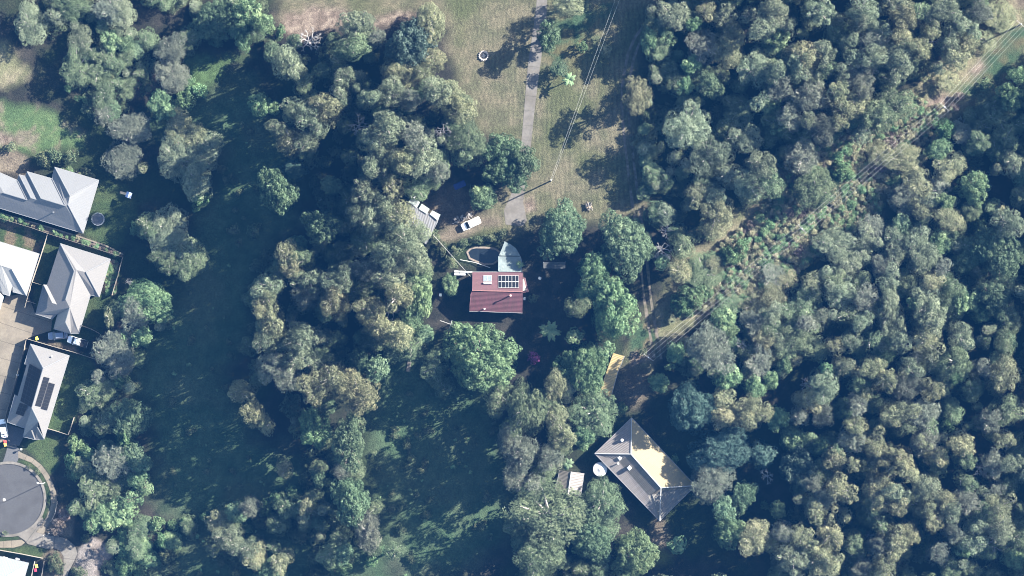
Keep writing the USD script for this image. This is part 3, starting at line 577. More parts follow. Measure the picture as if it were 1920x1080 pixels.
drive = [(1011, -40), (1028, -40), (1024, 40), (1012, 130), (1003, 200), (996, 268), (985, 345), (981, 380), (988, 413), (980, 424), (948, 421), (945, 394), (956, 370), (966, 345), (978, 262), (990, 120), (1002, 40)]
slabs('driveway', Polygon(PX(drive)), PX([(1019, -40), (1012, 40), (1001, 130), (987, 262), (975, 345), (965, 390), (966, 424)]), 3.6, worn_concrete)

tr = PX([(1215, 50), (1196, 72), (1183, 105), (1176, 140), (1172, 170), (1172, 205), (1177, 260), (1184, 320), (1192, 385), (1200, 440), (1208, 500), (1214, 560), (1222, 610), (1230, 655), (1234, 675)])
x = tag(UsdGeom.Xform.Define(stage, '/World/farm_track').GetPrim(), kind='structure')
for s in (-0.8, 0.8):
    rl = LineString(tr).offset_curve(s)
    pts = [np.array(rl.interpolate(t).coords[0]) for t in np.arange(0, rl.length, 0.8)]
    w = [0.22 + 0.22 * meshkit.noise(np.array([i * 0.21, s, 3.0])) for i in range(len(pts))]
    v, f = [], []
    for i, p in enumerate(pts):
        d = pts[min(i + 1, len(pts) - 1)] - pts[max(i - 1, 0)]; d /= np.linalg.norm(d); o = np.array([-d[1], d[0]])
        for k in (-1, 1): v.append([*(p + o * k * w[i]), 0.008])
        v.append([*p, 0.008])
    for i in range(len(pts) - 1):
        a, b = i * 3, i * 3 + 3
        f += [[a, a + 2, b + 2], [a, b + 2, b], [a + 2, a + 1, b + 1], [a + 2, b + 1, b + 2]]
    part(x, 'wheel_rut', (np.array(v), np.array(f)[:, ::-1]), ruts_m)

cc = np.array(P(16, 936)[:2]); RR = 66 * M_PER_PX
disc = Point(*cc).buffer(RR, 48).union(sbox(cc[0] - 40, cc[1] - 5.0, cc[0], cc[1] + 4.0))
tag(mk('/World/road', *prism(disc, -0.05, 0.06), asphalt), kind='structure')
kerb = disc.buffer(0.62, join_style=1).difference(disc)
slabs('kerb', kerb, [tuple(cc + (RR + .3) * np.array([math.cos(a), math.sin(a)])) for a in np.linspace(2.6, -2.6, 60)], 2.4, concrete, z=0.14, joint=0.015)
keep_off = disc.buffer(0.64, join_style=1)
outer = [(34, 846), (60, 858), (78, 872), (90, 888), (99, 905), (105, 922), (107, 941), (102, 964), (90, 987), (81, 1001)]
inner = [(67.6, 998), (77.5, 985), (90, 964), (96, 946), (94.6, 922), (89, 906), (81, 891), (70, 877), (58, 867), (34, 858)]
mid = [((a[0] + b[0]) / 2, (a[1] + b[1]) / 2) for a, b in zip(outer, inner[::-1])]
slabs('footpath', Polygon(PX(outer + inner)).difference(keep_off), PX(mid), 2.0, tan_concrete, z=0.04)
apron = [(24, 998), (46, 1013), (52, 1020), (88, 1029), (100, 1028), (111, 1031), (119, 1043), (119, 1060), (116, 1100), (122, 1100), (128, 1074), (139, 1052), (145, 1038), (141, 1024), (130, 1014), (118, 1008), (92, 1004), (81, 1001), (67, 997), (84, 978), (80, 970)]
apron_poly = Polygon(PX(apron)).buffer(0).difference(keep_off).difference(Polygon(PX(outer + inner)).buffer(0.04))
slabs('crossover', apron_poly, PX([(40, 990), (70, 1012), (110, 1018), (130, 1040), (128, 1060), (120, 1100)]), 3.0, concrete, z=0.045)
slabs('side_path', Polygon(PX([(-40, 1016), (0, 1015), (40, 1012), (47, 1017), (40, 1023), (25, 1027), (0, 1027), (-40, 1027)])).difference(apron_poly.buffer(0.03)), PX([(-40, 1022), (47, 1019)]), 2.0, tan_concrete, z=0.04)
slabs('grey_driveway', Polygon(PX([(14, 838), (30, 836), (38, 844), (36, 856), (30, 872), (3, 872), (9, 856)])).difference(keep_off), PX([(22, 836), (18, 872)]), 2.4, drive_asphalt, z=0.035)
slabs('tan_driveway', Polygon(PX([(-60, 560), (6, 568), (10, 556), (52, 550), (66, 588), (98, 598), (96, 620), (62, 630), (52, 634), (46, 660), (30, 720), (12, 790), (4, 830), (-60, 840)])), PX([(60, 560), (40, 620), (20, 690), (0, 780), (-10, 840)]), 4.0, tan_concrete, z=0.035)
slabs('garage_paving', Polygon(PX([(12, 795), (48, 806), (44, 820), (36, 836), (30, 835), (14, 837), (5, 826)])), PX([(30, 800), (22, 838)]), 3.0, drive_asphalt, z=0.04)

# ------------------------------------------------------------------ houses
roof_grey = sheet_metal('grey_steel_roof', (0.101, 0.105, 0.112), 0.38, 0.45, dirt=(0.093, 0.093, 0.093), dirt_amt=0.35, colvar=0.96, depth=0.003)
roof_pale = sheet_metal('pale_grey_steel_roof', (0.111, 0.108, 0.108), 0.38, 0.45, dirt=(0.090, 0.090, 0.090), dirt_amt=0.35, colvar=0.96, depth=0.003)
roof_dark = sheet_metal('shaded_grey_roof', (0.097, 0.096, 0.094), 0.38, 0.45, dirt=(0.073, 0.071, 0.069), colvar=0.8, depth=0.012)  # unused darker copy of the pale grey roof, meant for shaded slopes
roof_white = sheet_metal('white_steel_roof', (0.196, 0.196, 0.192), 0.38, 0.45, dirt=(0.163, 0.163, 0.158), colvar=0.97, depth=0.008)
roof_blue = sheet_metal('pale_blue_steel_roof', (0.137, 0.168, 0.203), 0.38, 0.45, dirt=(0.127, 0.153, 0.178), colvar=0.95, depth=0.008)
roof_cream = sheet_metal('cream_steel_roof', (0.19, 0.148, 0.072), 0.38, 0.5, dirt=(0.14, 0.12, 0.08), dirt_amt=0.6, colvar=0.88, depth=0.012)
roof_old_shaded = sheet_metal('old_shaded_zinc_roof', (0.139, 0.131, 0.119), 0.32, 0.5, dirt=(0.098, 0.082, 0.066), dirt_amt=0.6, colvar=0.75)  # darker zinc for the older band and for slopes in shade
roof_lilac = sheet_metal('chalky_zinc_roof', (0.155, 0.145, 0.142), 0.38, 0.5, dirt=(0.11, 0.09, 0.08), dirt_amt=0.6, colvar=0.9)
roof_shed = sheet_metal('blue_grey_shed_roof', (0.135, 0.142, 0.155), 0.38, 0.5, dirt=(0.10, 0.085, 0.07), dirt_amt=0.5, colvar=0.9)
roof_red = sheet_metal('red_tile_roof', (0.084, 0.036, 0.045), 0.33, 0.75, dirt=(0.065, 0.036, 0.036), dirt_amt=0.7, colvar=0.78, vertical=False)
roof_maroon = sheet_metal('maroon_tile_roof', (0.102, 0.037, 0.051), 0.33, 0.75, dirt=(0.061, 0.034, 0.037), dirt_amt=0.85, colvar=0.75, vertical=False)
roof_green = sheet_metal('pale_green_sheet_roof', (0.217, 0.250, 0.230), 0.38, 0.5, dirt=(0.158, 0.177, 0.164), dirt_amt=0.4, colvar=0.95)
brick_wall = usdkit.material(stage, L + 'house_wall', {'p': ('principled_bsdf', {'base_color': (0.32, 0.29, 0.25), 'roughness': 0.9})}, [], surface='p.BSDF')
gutter_m = noisy('gutter_steel', (0.172, 0.172, 0.178), (0.206, 0.206, 0.212), 3, 0.4)
ridge_dark = noisy('dark_capping', (0.09, 0.095, 0.105), (0.12, 0.125, 0.135), 3, 0.5)
ridge_pale = noisy('pale_capping', (0.246, 0.246, 0.246), (0.312, 0.312, 0.303), 3, 0.5)
white_m = noisy('white_paint', (0.5, 0.5, 0.49), (0.58, 0.58, 0.57), 3, 0.5)
black_m = noisy('black_rubber', (0.02, 0.02, 0.022), (0.035, 0.035, 0.037), 5, 0.8)
solar_m = noisy('solar_cell', (0.007, 0.008, 0.010), (0.011, 0.012, 0.015), 3, 0.35, 0.12)
frame_m = noisy('aluminium_frame', (0.36, 0.36, 0.36), (0.42, 0.42, 0.42), 3, 0.35, 0.5)
dark_frame = noisy('black_frame', (0.012, 0.012, 0.014), (0.018, 0.018, 0.02), 3, 0.5, 0.2)
glass_dark = noisy('dark_glass', (0.02, 0.024, 0.03), (0.03, 0.035, 0.045), 3, 0.08, 0.6)
timber = noisy('sawn_timber', (0.213, 0.164, 0.115), (0.295, 0.238, 0.172), 3, 0.85)
grey_timber = noisy('weathered_timber', (0.148, 0.135, 0.123), (0.221, 0.205, 0.189), 3, 0.9)
steel_m = noisy('galvanised_steel', (0.34, 0.35, 0.37), (0.44, 0.45, 0.47), 3, 0.4, 0.5)

def house(name, label, cat, faces, m, e, wall=0.45, ridges=(), ridge_m=ridge_dark, group=None):
    """faces: lists of (px, py, z) or a tuple (list, material)."""
    allp = [q for fc in faces for q in (fc[0] if isinstance(fc, tuple) else fc)]
    c = P(np.mean([q[0] for q in allp]), np.mean([q[1] for q in allp]), e)
    t = thing(name, label, cat, (c[0], c[1], 0), group=group)
    off = np.array([c[0], c[1], 0])
    fp = []
    for fc in faces:
        fm = m
        if isinstance(fc, tuple): fc, fm = fc
        pts = np.array([P(*q) for q in fc]) - off
        msh, uv = plate(pts)
        part(t, 'roof_panel', msh, fm, uv=uv)
        fp.append(Polygon(pts[:, :2]).buffer(0.02))
    foot = unary_union(fp).buffer(0.05).buffer(-0.05)
    inner = foot.buffer(-wall, join_style=2)
    if not inner.is_empty: part(t, 'wall', prism(inner, 0, e - 0.1), brick_wall)
    for a, b in ridges:
        p, q_ = P(*a) - off, P(*b) - off
        part(t, 'ridge_cap', tube([p + [0, 0, .05], q_ + [0, 0, .05]], 0.13, 6), ridge_m)
    ext = [g.exterior for g in getattr(foot, 'geoms', [foot])]
    ed = []
    for fc in faces:
        fc = fc[0] if isinstance(fc, tuple) else fc
        for i in range(len(fc)):
            a, b = fc[i], fc[(i + 1) % len(fc)]
            if abs(a[2] - e) < 0.02 and abs(b[2] - e) < 0.02:
                p, q_ = P(*a) - off, P(*b) - off
                if all(min(x.distance(Point(*((p + q_) / 2)[:2])) for x in ext) < 0.25 for _ in (0,)): ed.append((p, q_))
    for p, q_ in ed:
        part(t, 'gutter', tube([p + [0, 0, -.02], q_ + [0, 0, -.02]], 0.07, 6), gutter_m)
    return t, off

e, r = 2.6, 5.6
a1, a2, a3, a4, a5 = (102.5, 313.3, e), (185.3, 338, e), (155.8, 437.5, e), (131, 367, r), (127.5, 384, r)
a6, a7, a8, a9 = (97.5, 335, e), (122.5, 386, r), (50.8, 321.7, e), (76.7, 372, r)
a10, a11, a12, a13, a14, a15, a17 = (47.5, 330, e), (70, 375, r - .45), (35.8, 327.8, e), (58.3, 371.7, r - .45), (32.5, 338, e), (50.8, 375, r - .9), (6.7, 361.7, r - .9)
hA, oA = house('grey_roof_house', 'house with stepped grey steel roof beside the trampoline', 'house', [
    [a1, a2, a4], [a2, a3, a5, a4], [a1, a4, a5, a7, a6], [a6, a7, a9, a8], [a8, a9, a11, a10], [a10, a11, a13, a12], [a12, a13, a15, a14], [a14, a15, a17, (-18, 316, e)],
    [(-18, 316, e), a17, (-10, 362, r - 1.2), (-45, 318, e)], [a5, a3, (-45, 377, e), (-45, 350, r - 1.4), (-10, 362, r - 1.2), a17, a15, a13, a11, a9, a7]], roof_grey, e,
    ridges=[(a4, a2), (a5, a3), (a4, a1), (a7, a6), (a9, a8), (a13, a12), (a15, a14), (a7, a9), (a15, a17)])
def vent(t, off, px, py, z, h=0.5, m=steel_m, rad=0.13):
    p = P(px, py, z) - off
    part(t, 'roof_vent', cat_mesh([cyl(p[0], p[1], z - .1, rad, h), cyl(p[0], p[1], z - .1 + h, rad * 1.7, 0.1)]), m)
vent(hA, oA, 146, 355, 3.9); vent(hA, oA, 101, 398, 4.3, 0.8, ridge_dark)

rC = 5.6
c3, c3b, c4 = (139.3, 508.5, rC), (143.5, 506.3, rC), (161, 510.4, rC - .45)
hC, oC = house('grey_roof_house', 'L-shaped house with pale grey roof, left slopes shaded, below the planted retaining wall', 'house', [
    [(113, 456.7, e), (207, 486, e), c4, c3b, c3], [c4, (207, 486, e), (186, 557, e)], [c3b, c4, (186, 557, e), (169.4, 553, e)],
    [c3, c3b, (169.4, 553, e), (148, 625, e), (138, 608.5, 3.4), (133.3, 626, e), (122.6, 604.4, rC - .5), (130.6, 577, rC - .4), (123, 562, rC)],
    [(138, 608.5, 3.4), (148, 625, e), (134.2, 625.5, e)],
    [(113, 456.7, e), c3, (123, 562, rC), (66.3, 588.5, e), (80.5, 534.4, e + .05), (88.5, 533, e + .3)],
    [(66.3, 588.5, e), (123, 562, rC), (130.6, 577, rC - .4), (107.5, 589, e + .4), (98, 598.5, e)],
    ([(122.6, 604.4, rC - .5), (133.3, 626, e), (100.5, 616.5, e), (107.5, 589, e + .1), (130.6, 577, rC - .4)], roof_pale),
    [(81.2, 533.2, e + .75), (88.2, 534.8, e + .25), (106.9, 571, rC - .2), (98, 568, rC + .15)]], roof_pale, e,
    ridges=[(c3, (113, 456.7, e)), (c4, (207, 486, e)), (c4, (186, 557, e)), (c3, (123, 562, rC)), ((122.6, 604.4, rC - .5), (133.3, 626, e)), ((130.6, 577, rC - .4), (122.6, 604.4, rC - .5))])
vent(hC, oC, 123, 524, 3.9)

rB = 4.5
hB, oB = house('white_roof_house', 'house with bright white steel roof at the left photo edge', 'house', [
    [(-40, 441, e), (73.5, 476, e), (21.9, 504, rB), (2.8, 498.3, rB), (-40, 486, rB)], [(73.5, 476, e), (49.6, 554, e), (21.9, 504, rB)],
    [(2.8, 498.3, rB - .05), (21.9, 504, rB), (49.6, 554, e), (24, 547.4, e), (23, 536, e + .3)],
    [(2.8, 498.3, rB), (23, 536, e + .3), (18.5, 555, e), (-5, 513, rB - .55), (-20, 490, rB - .5)],
    [(-5, 513, rB - .6), (18.5, 555, e), (5, 551, e), (-24, 520, e + .3)],
    [(-30, 515, rB - .4), (7.4, 556.7, e + .05), (-12, 622, e), (-40, 600, rB - .4)]], roof_white, e,
    ridges=[((21.9, 504, rB), (49.6, 554, e))], ridge_m=gutter_m)

rD = 5.6
d1, d2, d3, d4, d5, d5b = (57, 645, e), (130, 666.9, e), (81, 690.3, rD), (59.6, 764.8, rD), (72, 790.4, rD - .4), (69.9, 801, rD - .4)
hD, oD = house('grey_roof_house', 'long house with ribbed grey roof carrying dark solar panels', 'house', [
    [d1, d2, d3], [d2, (82.6, 823.4, e), d4, d3], [d4, (82.6, 823.4, e), d5b, d5],
    [d1, d3, d4, (13.2, 791.5, e), (27.7, 740, e), (33, 742.5, e + .3), (50, 684, e + .3), (45.8, 683, e)],
    [d4, d5, (46.9, 803, e), (13.2, 791.5, e)],
    ([d5, d5b, (66, 824.5, e), (43.7, 819, e), (46.9, 803, e)], roof_pale), [d5b, (82.6, 823.4, e), (66, 824.5, e)],
    [(58.4, 806.5, rD - .55), (60.6, 806.2, rD - .75), (67, 823.5, e + .25), (64.6, 824, e + .55)]], roof_pale, e,
    ridges=[(d1, d3), (d2, d3), (d3, d4), (d4, d5), (d5b, (82.6, 823.4, e))])
vent(hD, oD, 98, 668, 3.6)
vent(hD, oD, 73.5, 708, 4.2); vent(hD, oD, 60, 753, 4.3)

def solar(t, off, o3, u3, w3, n, m_, cell=solar_m, fr=frame_m, gap=0.03, lift=0.12):
    """A grid of n x m_ framed panels from corner o3 along u3 and w3 (points of the roof plane)."""
    o3, u3, w3 = np.asarray(o3) - off, np.asarray(u3) - off, np.asarray(w3) - off
    U, W = (u3 - o3) / n, (w3 - o3) / m_
    nn = np.cross(U, W); nn /= np.linalg.norm(nn); nn *= np.sign(nn[2])
    for i in range(n):
        for j in range(m_):
            c0 = o3 + U * i + W * j + nn * lift
            def quad(a, b, h):
                q = [c0 + U * a + W * a, c0 + U * (1 - b) + W * a, c0 + U * (1 - b) + W * (1 - b), c0 + U * a + W * (1 - b)]
                return plate([x + nn * h for x in q], 0.04)[0]
            p = part(t, 'solar_panel', quad(.01, .01, 0), fr)
            part(p, 'cell_sheet', quad(.055, .055, .012), cell)
ps = lambda x, y, z: P(x, y, z)
def zplane(px, py, A, B, C_):   # the point of a roof plane under photo pixel (px, py)
    a, b, c_ = P(*A), P(*B), P(*C_); n = np.cross(b - a, c_ - a)
    z = 4.0
    for _ in range(6):
        p = P(px, py, z); z = a[2] - (n[0] * (p[0] - a[0]) + n[1] * (p[1] - a[1])) / n[2]
    return P(px, py, z)
ER = (d3, (130, 666.9, e), (82.6, 823.4, e)); WL = (d3, d4, (20.5, 766, e))
zr = lambda x, y: zplane(x, y, *ER); zl = lambda x, y: zplane(x, y, *WL)
solar(hD, oD, zr(82, 706), zr(92.6, 708.6), zr(65.5, 760), 1, 9, fr=dark_frame, lift=.2)
solar(hD, oD, zr(91.2, 716.8), zr(102.6, 720), zr(76.5, 766), 1, 8, fr=dark_frame, lift=.2)
solar(hD, oD, zl(56.5, 682), zl(77.5, 694), zl(39, 752), 3, 9, fr=dark_frame, lift=.22)
solar(hD, oD, zl(38.0, 755), zl(53, 760), zl(30, 776), 2, 3, fr=dark_frame, lift=.22)

hE, oE = house('blue_roof_house', 'house with smooth pale blue steel roof in the bottom left corner', 'house', [
    [(-40, 1034, e), (53.7, 1055.7, e), (8, 1083, 4.6), (-40, 1076, 4.6)], [(53.7, 1055.7, e), (38, 1110, e), (5, 1105, 4.6), (8, 1083, 4.6)], [(-40, 1076, 4.6), (8, 1083, 4.6), (5, 1105, 4.6), (38, 1110, e), (-40, 1115, e)]], roof_blue, e, ridges=[((53.7, 1055.7, e), (8, 1083, 4.6))], ridge_m=gutter_m)

# the red-roofed house
e, r = 2.8, 4.9
rt = [(885.7, 509.9, e), (980.4, 509.9, e), (980.4, 547.3, r), (885, 544.7, r)]
hR, oR = house('red_roof_house', 'red and maroon tiled house with white-framed solar panels beside the pool', 'house', [
    (rt, roof_red), ([(885, 544.7, r), (980.4, 547.3, r), (979.6, 587, e), (880, 583.5, e), (882, 552.6, r - .35)], roof_maroon),
    ([(980.6, 520, 2.5), (985, 521, 2.4), (991.5, 547.5, 2.4), (980.6, 549, 2.5)], roof_red)], roof_red, e,
    ridges=[((885, 544.7, r), (980.4, 547.3, r))], ridge_m=noisy('red_capping', (0.15, 0.07, 0.068), (0.19, 0.09, 0.085), 3, 0.7))
def on_roof(px, py, p0, p1, z0, z1):   # height on a slope between screen rows p0 and p1
    return z0 + (z1 - z0) * (py - p0) / (p1 - p0)
zN = lambda y: on_roof(0, y, 509.9, 546, e, r)
solar(hR, oR, ps(934.6, 516.7, zN(516.7)), ps(972.5, 516.7, zN(516.7)), ps(934.6, 540.4, zN(540.4)), 6, 2)
solar(hR, oR, ps(906.2, 516.8, zN(516.8)), ps(922.2, 516.8, zN(516.8)), ps(906.2, 528, zN(528)), 2, 1, cell=noisy('collector_glass', (0.10, 0.12, 0.16), (0.16, 0.19, 0.24), 2, 0.15, 0.6))
p0, p1 = ps(907, 530.8, zN(530.8) + .3) - oR, ps(922.4, 530.8, zN(530.8) + .3) - oR
part(hR, 'hot_water_tank', tube([p0, p1], 0.27, 14), white_m)
vent(hR, oR, 957.5, 554, 4.5, 1.5, noisy('pink_flue', (0.42, 0.25, 0.24), (0.5, 0.3, 0.29), 3), 0.15); vent(hR, oR, 908.6, 579, 3.1, 0.9, white_m, 0.12)
p0 = ps(982.5, 560, 2.6) - oR
part(hR, 'meter_box', bevel_box(.5, .7, 2.5, .05, (p0[0] + .1, p0[1], 0)), white_m)

# the cream hip-roofed house in the lower right
e, r, b = 2.9, 4.8, 3.55
T_, L_, B_, R_, A1, A2 = (1184.3, 783.2, e), (1115, 850.5, e), (1236.9, 976.8, e), (1304, 910.6, e), (1182.9, 851.5, r), (1239, 914.7, r)
B1, B2 = (1160.5, 865.8, b - .15), (1215.5, 929, b - .15)
hH, oH = house('hip_roof_house', 'large cream hip roof half in tree shade beside the white tank', 'house', [
    [T_, A1, A2, R_], ([T_, L_, B1, A1], roof_lilac), ([A1, B1, B2, A2], roof_old_shaded), ([L_, B_, B2, B1], roof_lilac), ([B_, R_, A2, B2], roof_old_shaded)], roof_cream, e,
    ridges=[(T_, A1), (A1, L_), (A1, A2), (A2, B_), (A2, R_)], ridge_m=ridge_pale)
for (sx, sy, z) in ((1162, 858.6, 3.6), (1180, 877.5, 4.2)):
    p = ps(sx, sy, z) - oH
    sk = part(hH, 'skylight', bevel_box(.95, .95, .5, .06, (p[0], p[1], z - .25), math.atan2(-63, 56)), frame_m)
    part(sk, 'dome_glass', bevel_box(.78, .78, .12, .05, (p[0], p[1], z + .24), math.atan2(-63, 56)), noisy('skylight_acrylic', (0.5, 0.56, 0.62), (0.6, 0.65, 0.7), 2, 0.2))
vent(hH, oH, 1166.6, 825, 3.9, .6, steel_m, .22); vent(hH, oH, 1159, 869, 3.5, .5, white_m)

# sheds
z0, z1 = 2.9, 2.9
hS, oS = house('open_shed', 'long patched metal shed half hidden under gum trees beside the white car', 'shed', [
    ([(763, 381, 3.2), (823, 409, 3.0), (820.5, 417, 2.95), (799, 458, 2.8), (739, 424, 3.0), (749, 402.6, 3.1)], roof_shed),
    ([(765.9, 378.5, 3.3), (773, 370, 3.0), (787.5, 379, 3.0), (781.5, 390, 3.3)], roof_green),
    ([(785, 391.8, 3.3), (791, 382, 3.0), (805.6, 391.8, 3.0), (800, 401, 3.3)], roof_green),
    ([(805.6, 401.4, 3.3), (811, 394.8, 3.0), (826, 402.6, 3.0), (820.7, 413.4, 3.3)], roof_green)], roof_green, 2.8)
hY, oY = house('yellow_roof_shed', 'narrow shed with yellow-cream roof squeezed beside two bright leafy trees', 'shed', [
    ([(1150, 662, 2.7), (1171, 667.5, 2.5), (1157.5, 700, 2.5), (1144, 751.5, 2.5), (1122, 745, 2.7), (1138, 694, 2.7)], sheet_metal('yellow_cream_roof', (0.23, 0.175, 0.07), 0.38, 0.5, dirt=(0.17, 0.145, 0.10), dirt_amt=0.7))], roof_cream, 2.5)
hZ, oZ = house('gabled_shed', 'small gabled shed with chalky white roof left of the white tank', 'shed', [
    ([(1049, 882, 2.5), (1071, 884.5, 3.4), (1064.5, 928, 3.4), (1041, 920, 2.5)], roof_old_shaded), ([(1071, 884.5, 3.4), (1095, 887.5, 2.5), (1089, 932, 2.5), (1064.5, 928, 3.4)], roof_lilac)], roof_lilac, 2.5, ridges=[((1071, 884.5, 3.4), (1064.5, 928, 3.4))], ridge_m=ridge_pale)  # left slope, turned from the sun, carries its shade as darker zinc
hP, oP = house('garden_shed', 'tiny tan-roofed shed half hidden at the gum grove corner', 'shed', [[(753, 643, 2.3), (772, 645, 2.1), (771, 657, 2.1), (752, 655, 2.3)]], roof_cream, 2.1, wall=.2)
hQ, oQ = house('patio_awning', 'narrow white two-strip awning left of the red-roofed house', 'awning', [[(852, 507, 2.5), (886, 509, 2.5), (886, 511, 2.4), (852, 510.6, 2.4)], [(852, 512.2, 2.3), (873, 512.8, 2.3), (872.7, 516.2, 2.2), (852, 515.8, 2.2)]], white_m, 2.2, wall=.12)

# ------------------------------------------------------------------ fences and walls
fence_m = noisy('timber_fence', (0.16, 0.14, 0.12), (0.24, 0.21, 0.18), 3, 0.9)
def fence(label, pts, h=1.7, m=fence_m, step=2.4, cat='fence', name='paling_fence', thick=0.04, cap=None):
    w = [np.array(q) for q in PX(pts)]
    t = thing(name, label, cat, (w[0][0], w[0][1], 0)); o = w[0]
    for a, b in zip(w[:-1], w[1:]):
        d = np.linalg.norm(b - a); n = max(1, round(d / step)); ang = math.atan2(*(b - a)[::-1])
        for i in range(n):
            p, q = a + (b - a) * i / n - o, a + (b - a) * (i + 1) / n - o; c = (p + q) / 2
            part(t, 'fence_panel', bx(c[0], c[1], 0.05, d / n - .1, thick, h - .05, ang), m)
            part(t, 'post', bx(p[0], p[1], 0, .1, .1, h + .05, ang), m)
            if cap is not None: part(t, 'capping', bx(c[0], c[1], h + .005, d / n - .02, thick + .14, .06, ang), cap)
    p = w[-1] - o
    part(t, 'post', bx(p[0], p[1], 0, .1, .1, h + .05), m)
    return t
fence('pale capped wall along the stepped grey roof and planted strip', [(-40, 386), (0, 399), (75, 421), (150, 444), (200, 461), (231, 477)], 1.25, concrete, 3.0, 'wall', 'retaining_wall', .2, tan_concrete)
solo('garden_bed', 'raised planted bed behind the pale capped retaining wall', 'garden bed', prism(Polygon(PX([(-40, 387.5), (0, 400.5), (75, 422.5), (150, 445.5), (200, 462.5), (230, 478.5), (230, 480.5), (158, 457.5), (91, 436.5), (60, 425.5), (0, 407.5), (-40, 396.5)])), 0, 1.1), noisy('bed_mulch', (.05, .042, .034), (.09, .075, .06), 2, .95))
fence('dark fence below the planted strip above the white roof', [(-40, 398), (0, 409), (60, 427), (91, 438), (158, 459), (231, 482)], 1.9, fence_m)
fence('fence between the white roof and the L-shaped grey roof', [(91, 438), (76, 484), (61, 529), (48, 576)])
fence('short cross fence left of the L-shaped grey roof', [(61, 529), (79, 534)], 1.7)
fence('short lower cross fence beside the white roof house', [(51, 564), (67, 569)], 1.7)
fence('fence right of the L-shaped grey roof', [(231, 482), (222, 516), (211, 553)])
fence('fence behind the solar-panelled grey roof, under two parked utes', [(51, 635), (95, 648), (142, 661), (178, 673)])
fence('fence between the tan driveway and the solar-panelled grey roof', [(51, 635), (45, 658), (30, 715), (9, 790)])
fence('fence below the lawn of the solar-panelled grey roof', [(89.5, 803), (110, 809), (129, 815)])
fence('fence on the right of the solar-panelled lawn', [(129, 815), (135, 797), (140, 782)])
fence('fence above the pale blue roof', [(-40, 1022), (0, 1031), (40, 1038), (80, 1046)])
fence('fence right of the pale blue roof', [(66, 1052), (60, 1080), (54, 1105)], 1.6)
fence('fence beside the concrete drive by the olive shrub', [(84, 1052), (80, 1075), (76, 1100)], 1.6)
fence('fence from the L-shaped grey roof to the bushes', [(153, 610), (172, 617), (187, 625)])
fence('low rail beside the footpath and dry shrubs', [(108, 940), (104, 962), (96, 978)], 1.0, grey_timber, 1.8, 'fence', 'rail_fence', .06)

# ------------------------------------------------------------------ poles and power lines
pole_m = noisy('pole_timber', (0.16, 0.145, 0.13), (0.24, 0.22, 0.2), 3, 0.9)
wire_m = usdkit.material(stage, L + 'bright_wire', {'p': ('principled_bsdf', {'base_color': (0.42, 0.42, 0.40), 'roughness': 0.6, 'metallic': 0.0})}, [], surface='p.BSDF')
def pole(label, px, py, h, arm=None, arm_len=2.8):
    p = P(px, py, 0)
    t = thing('power_pole', label, 'pole', p, group='power poles')
    part(t, 'post', tube([[0, 0, 0], [0, 0, h * .5], [0, 0, h]], [.19, .16, .13], 10), pole_m)
    part(t, 'post_cap', cyl(0, 0, h, .16, .05), steel_m)
    tips = []
    if arm is not None:
        d = np.array([math.cos(arm), math.sin(arm)])
        part(t, 'crossarm', bx(0, 0, h - .45, arm_len, .13, .14, arm), grey_timber)
        for s in (-.5, -.17, .17, .5):
            q = d * arm_len * s * .96
            part(t, 'insulator', cyl(q[0], q[1], h - .31, .06, .22, 8), white_m)
            tips.append(p + [q[0], q[1], h - .08])
        part(t, 'brace', tube([[d[0] * .8, d[1] * .8, h - .45], [0, 0, h - 1.1], [-d[0] * .8, -d[1] * .8, h - .45]], .025, 5), steel_m)
    return p + [0, 0, h], tips
def span(label, pairs, sag=0.9, rad=0.013, cat='power line', name='power_line'):
    o = pairs[0][0] * [1, 1, 0]
    t = thing(name, label, cat, o)
    for a, b in pairs:
        s = np.linspace(0, 1, 14)[:, None]
        pts = a * (1 - s) + b * s; pts[:, 2] -= sag * 4 * (s * (1 - s))[:, 0]
        part(t, 'wire', tube(pts - o, rad, 5), wire_m)
H0 = 8.6
_, t1 = pole('grey pole with white crossarm at the lower end of the power line corridor', 1213.5, 669, H0, math.atan2(-12, 17))
_, t2 = pole('grey pole with white crossarm midway along the weedy corridor', 1499, 430, H0, math.atan2(-15, 15))
_, t3 = pole('grey pole with white crossarm beside pinkish bare soil in the corridor', 1764, 204, H0, math.atan2(-15, 17))
_, t4 = pole('grey pole at the upper right photo edge', 1906, 50, H0, math.atan2(-15, 17))
top5, _ = pole('slim timber pole on the grass beside the driveway', 1033, 339, 6.8)
span('four bright wires between the lower and middle corridor poles', list(zip(t1, t2)))
span('four bright wires between the middle and upper corridor poles', list(zip(t2, t3)))
span('four bright wires from the upper corridor pole to the top right corner', list(zip(t3, t4)))
far = P(1166, -25, 7.5)
span('two pale service wires crossing the paddock to the driveway pole', [(top5 + [-.15, 0, -.1], far + [-.5, 0, 0]), (top5 + [.2, 0, -.1], far + [.6, 0, 0])], .6)
span('single pale wire from the patched shed to the red-roofed house', [(P(812, 440, 3.2), P(882.6, 518.7, 3.2))], .15, .03, 'cable', 'service_cable')

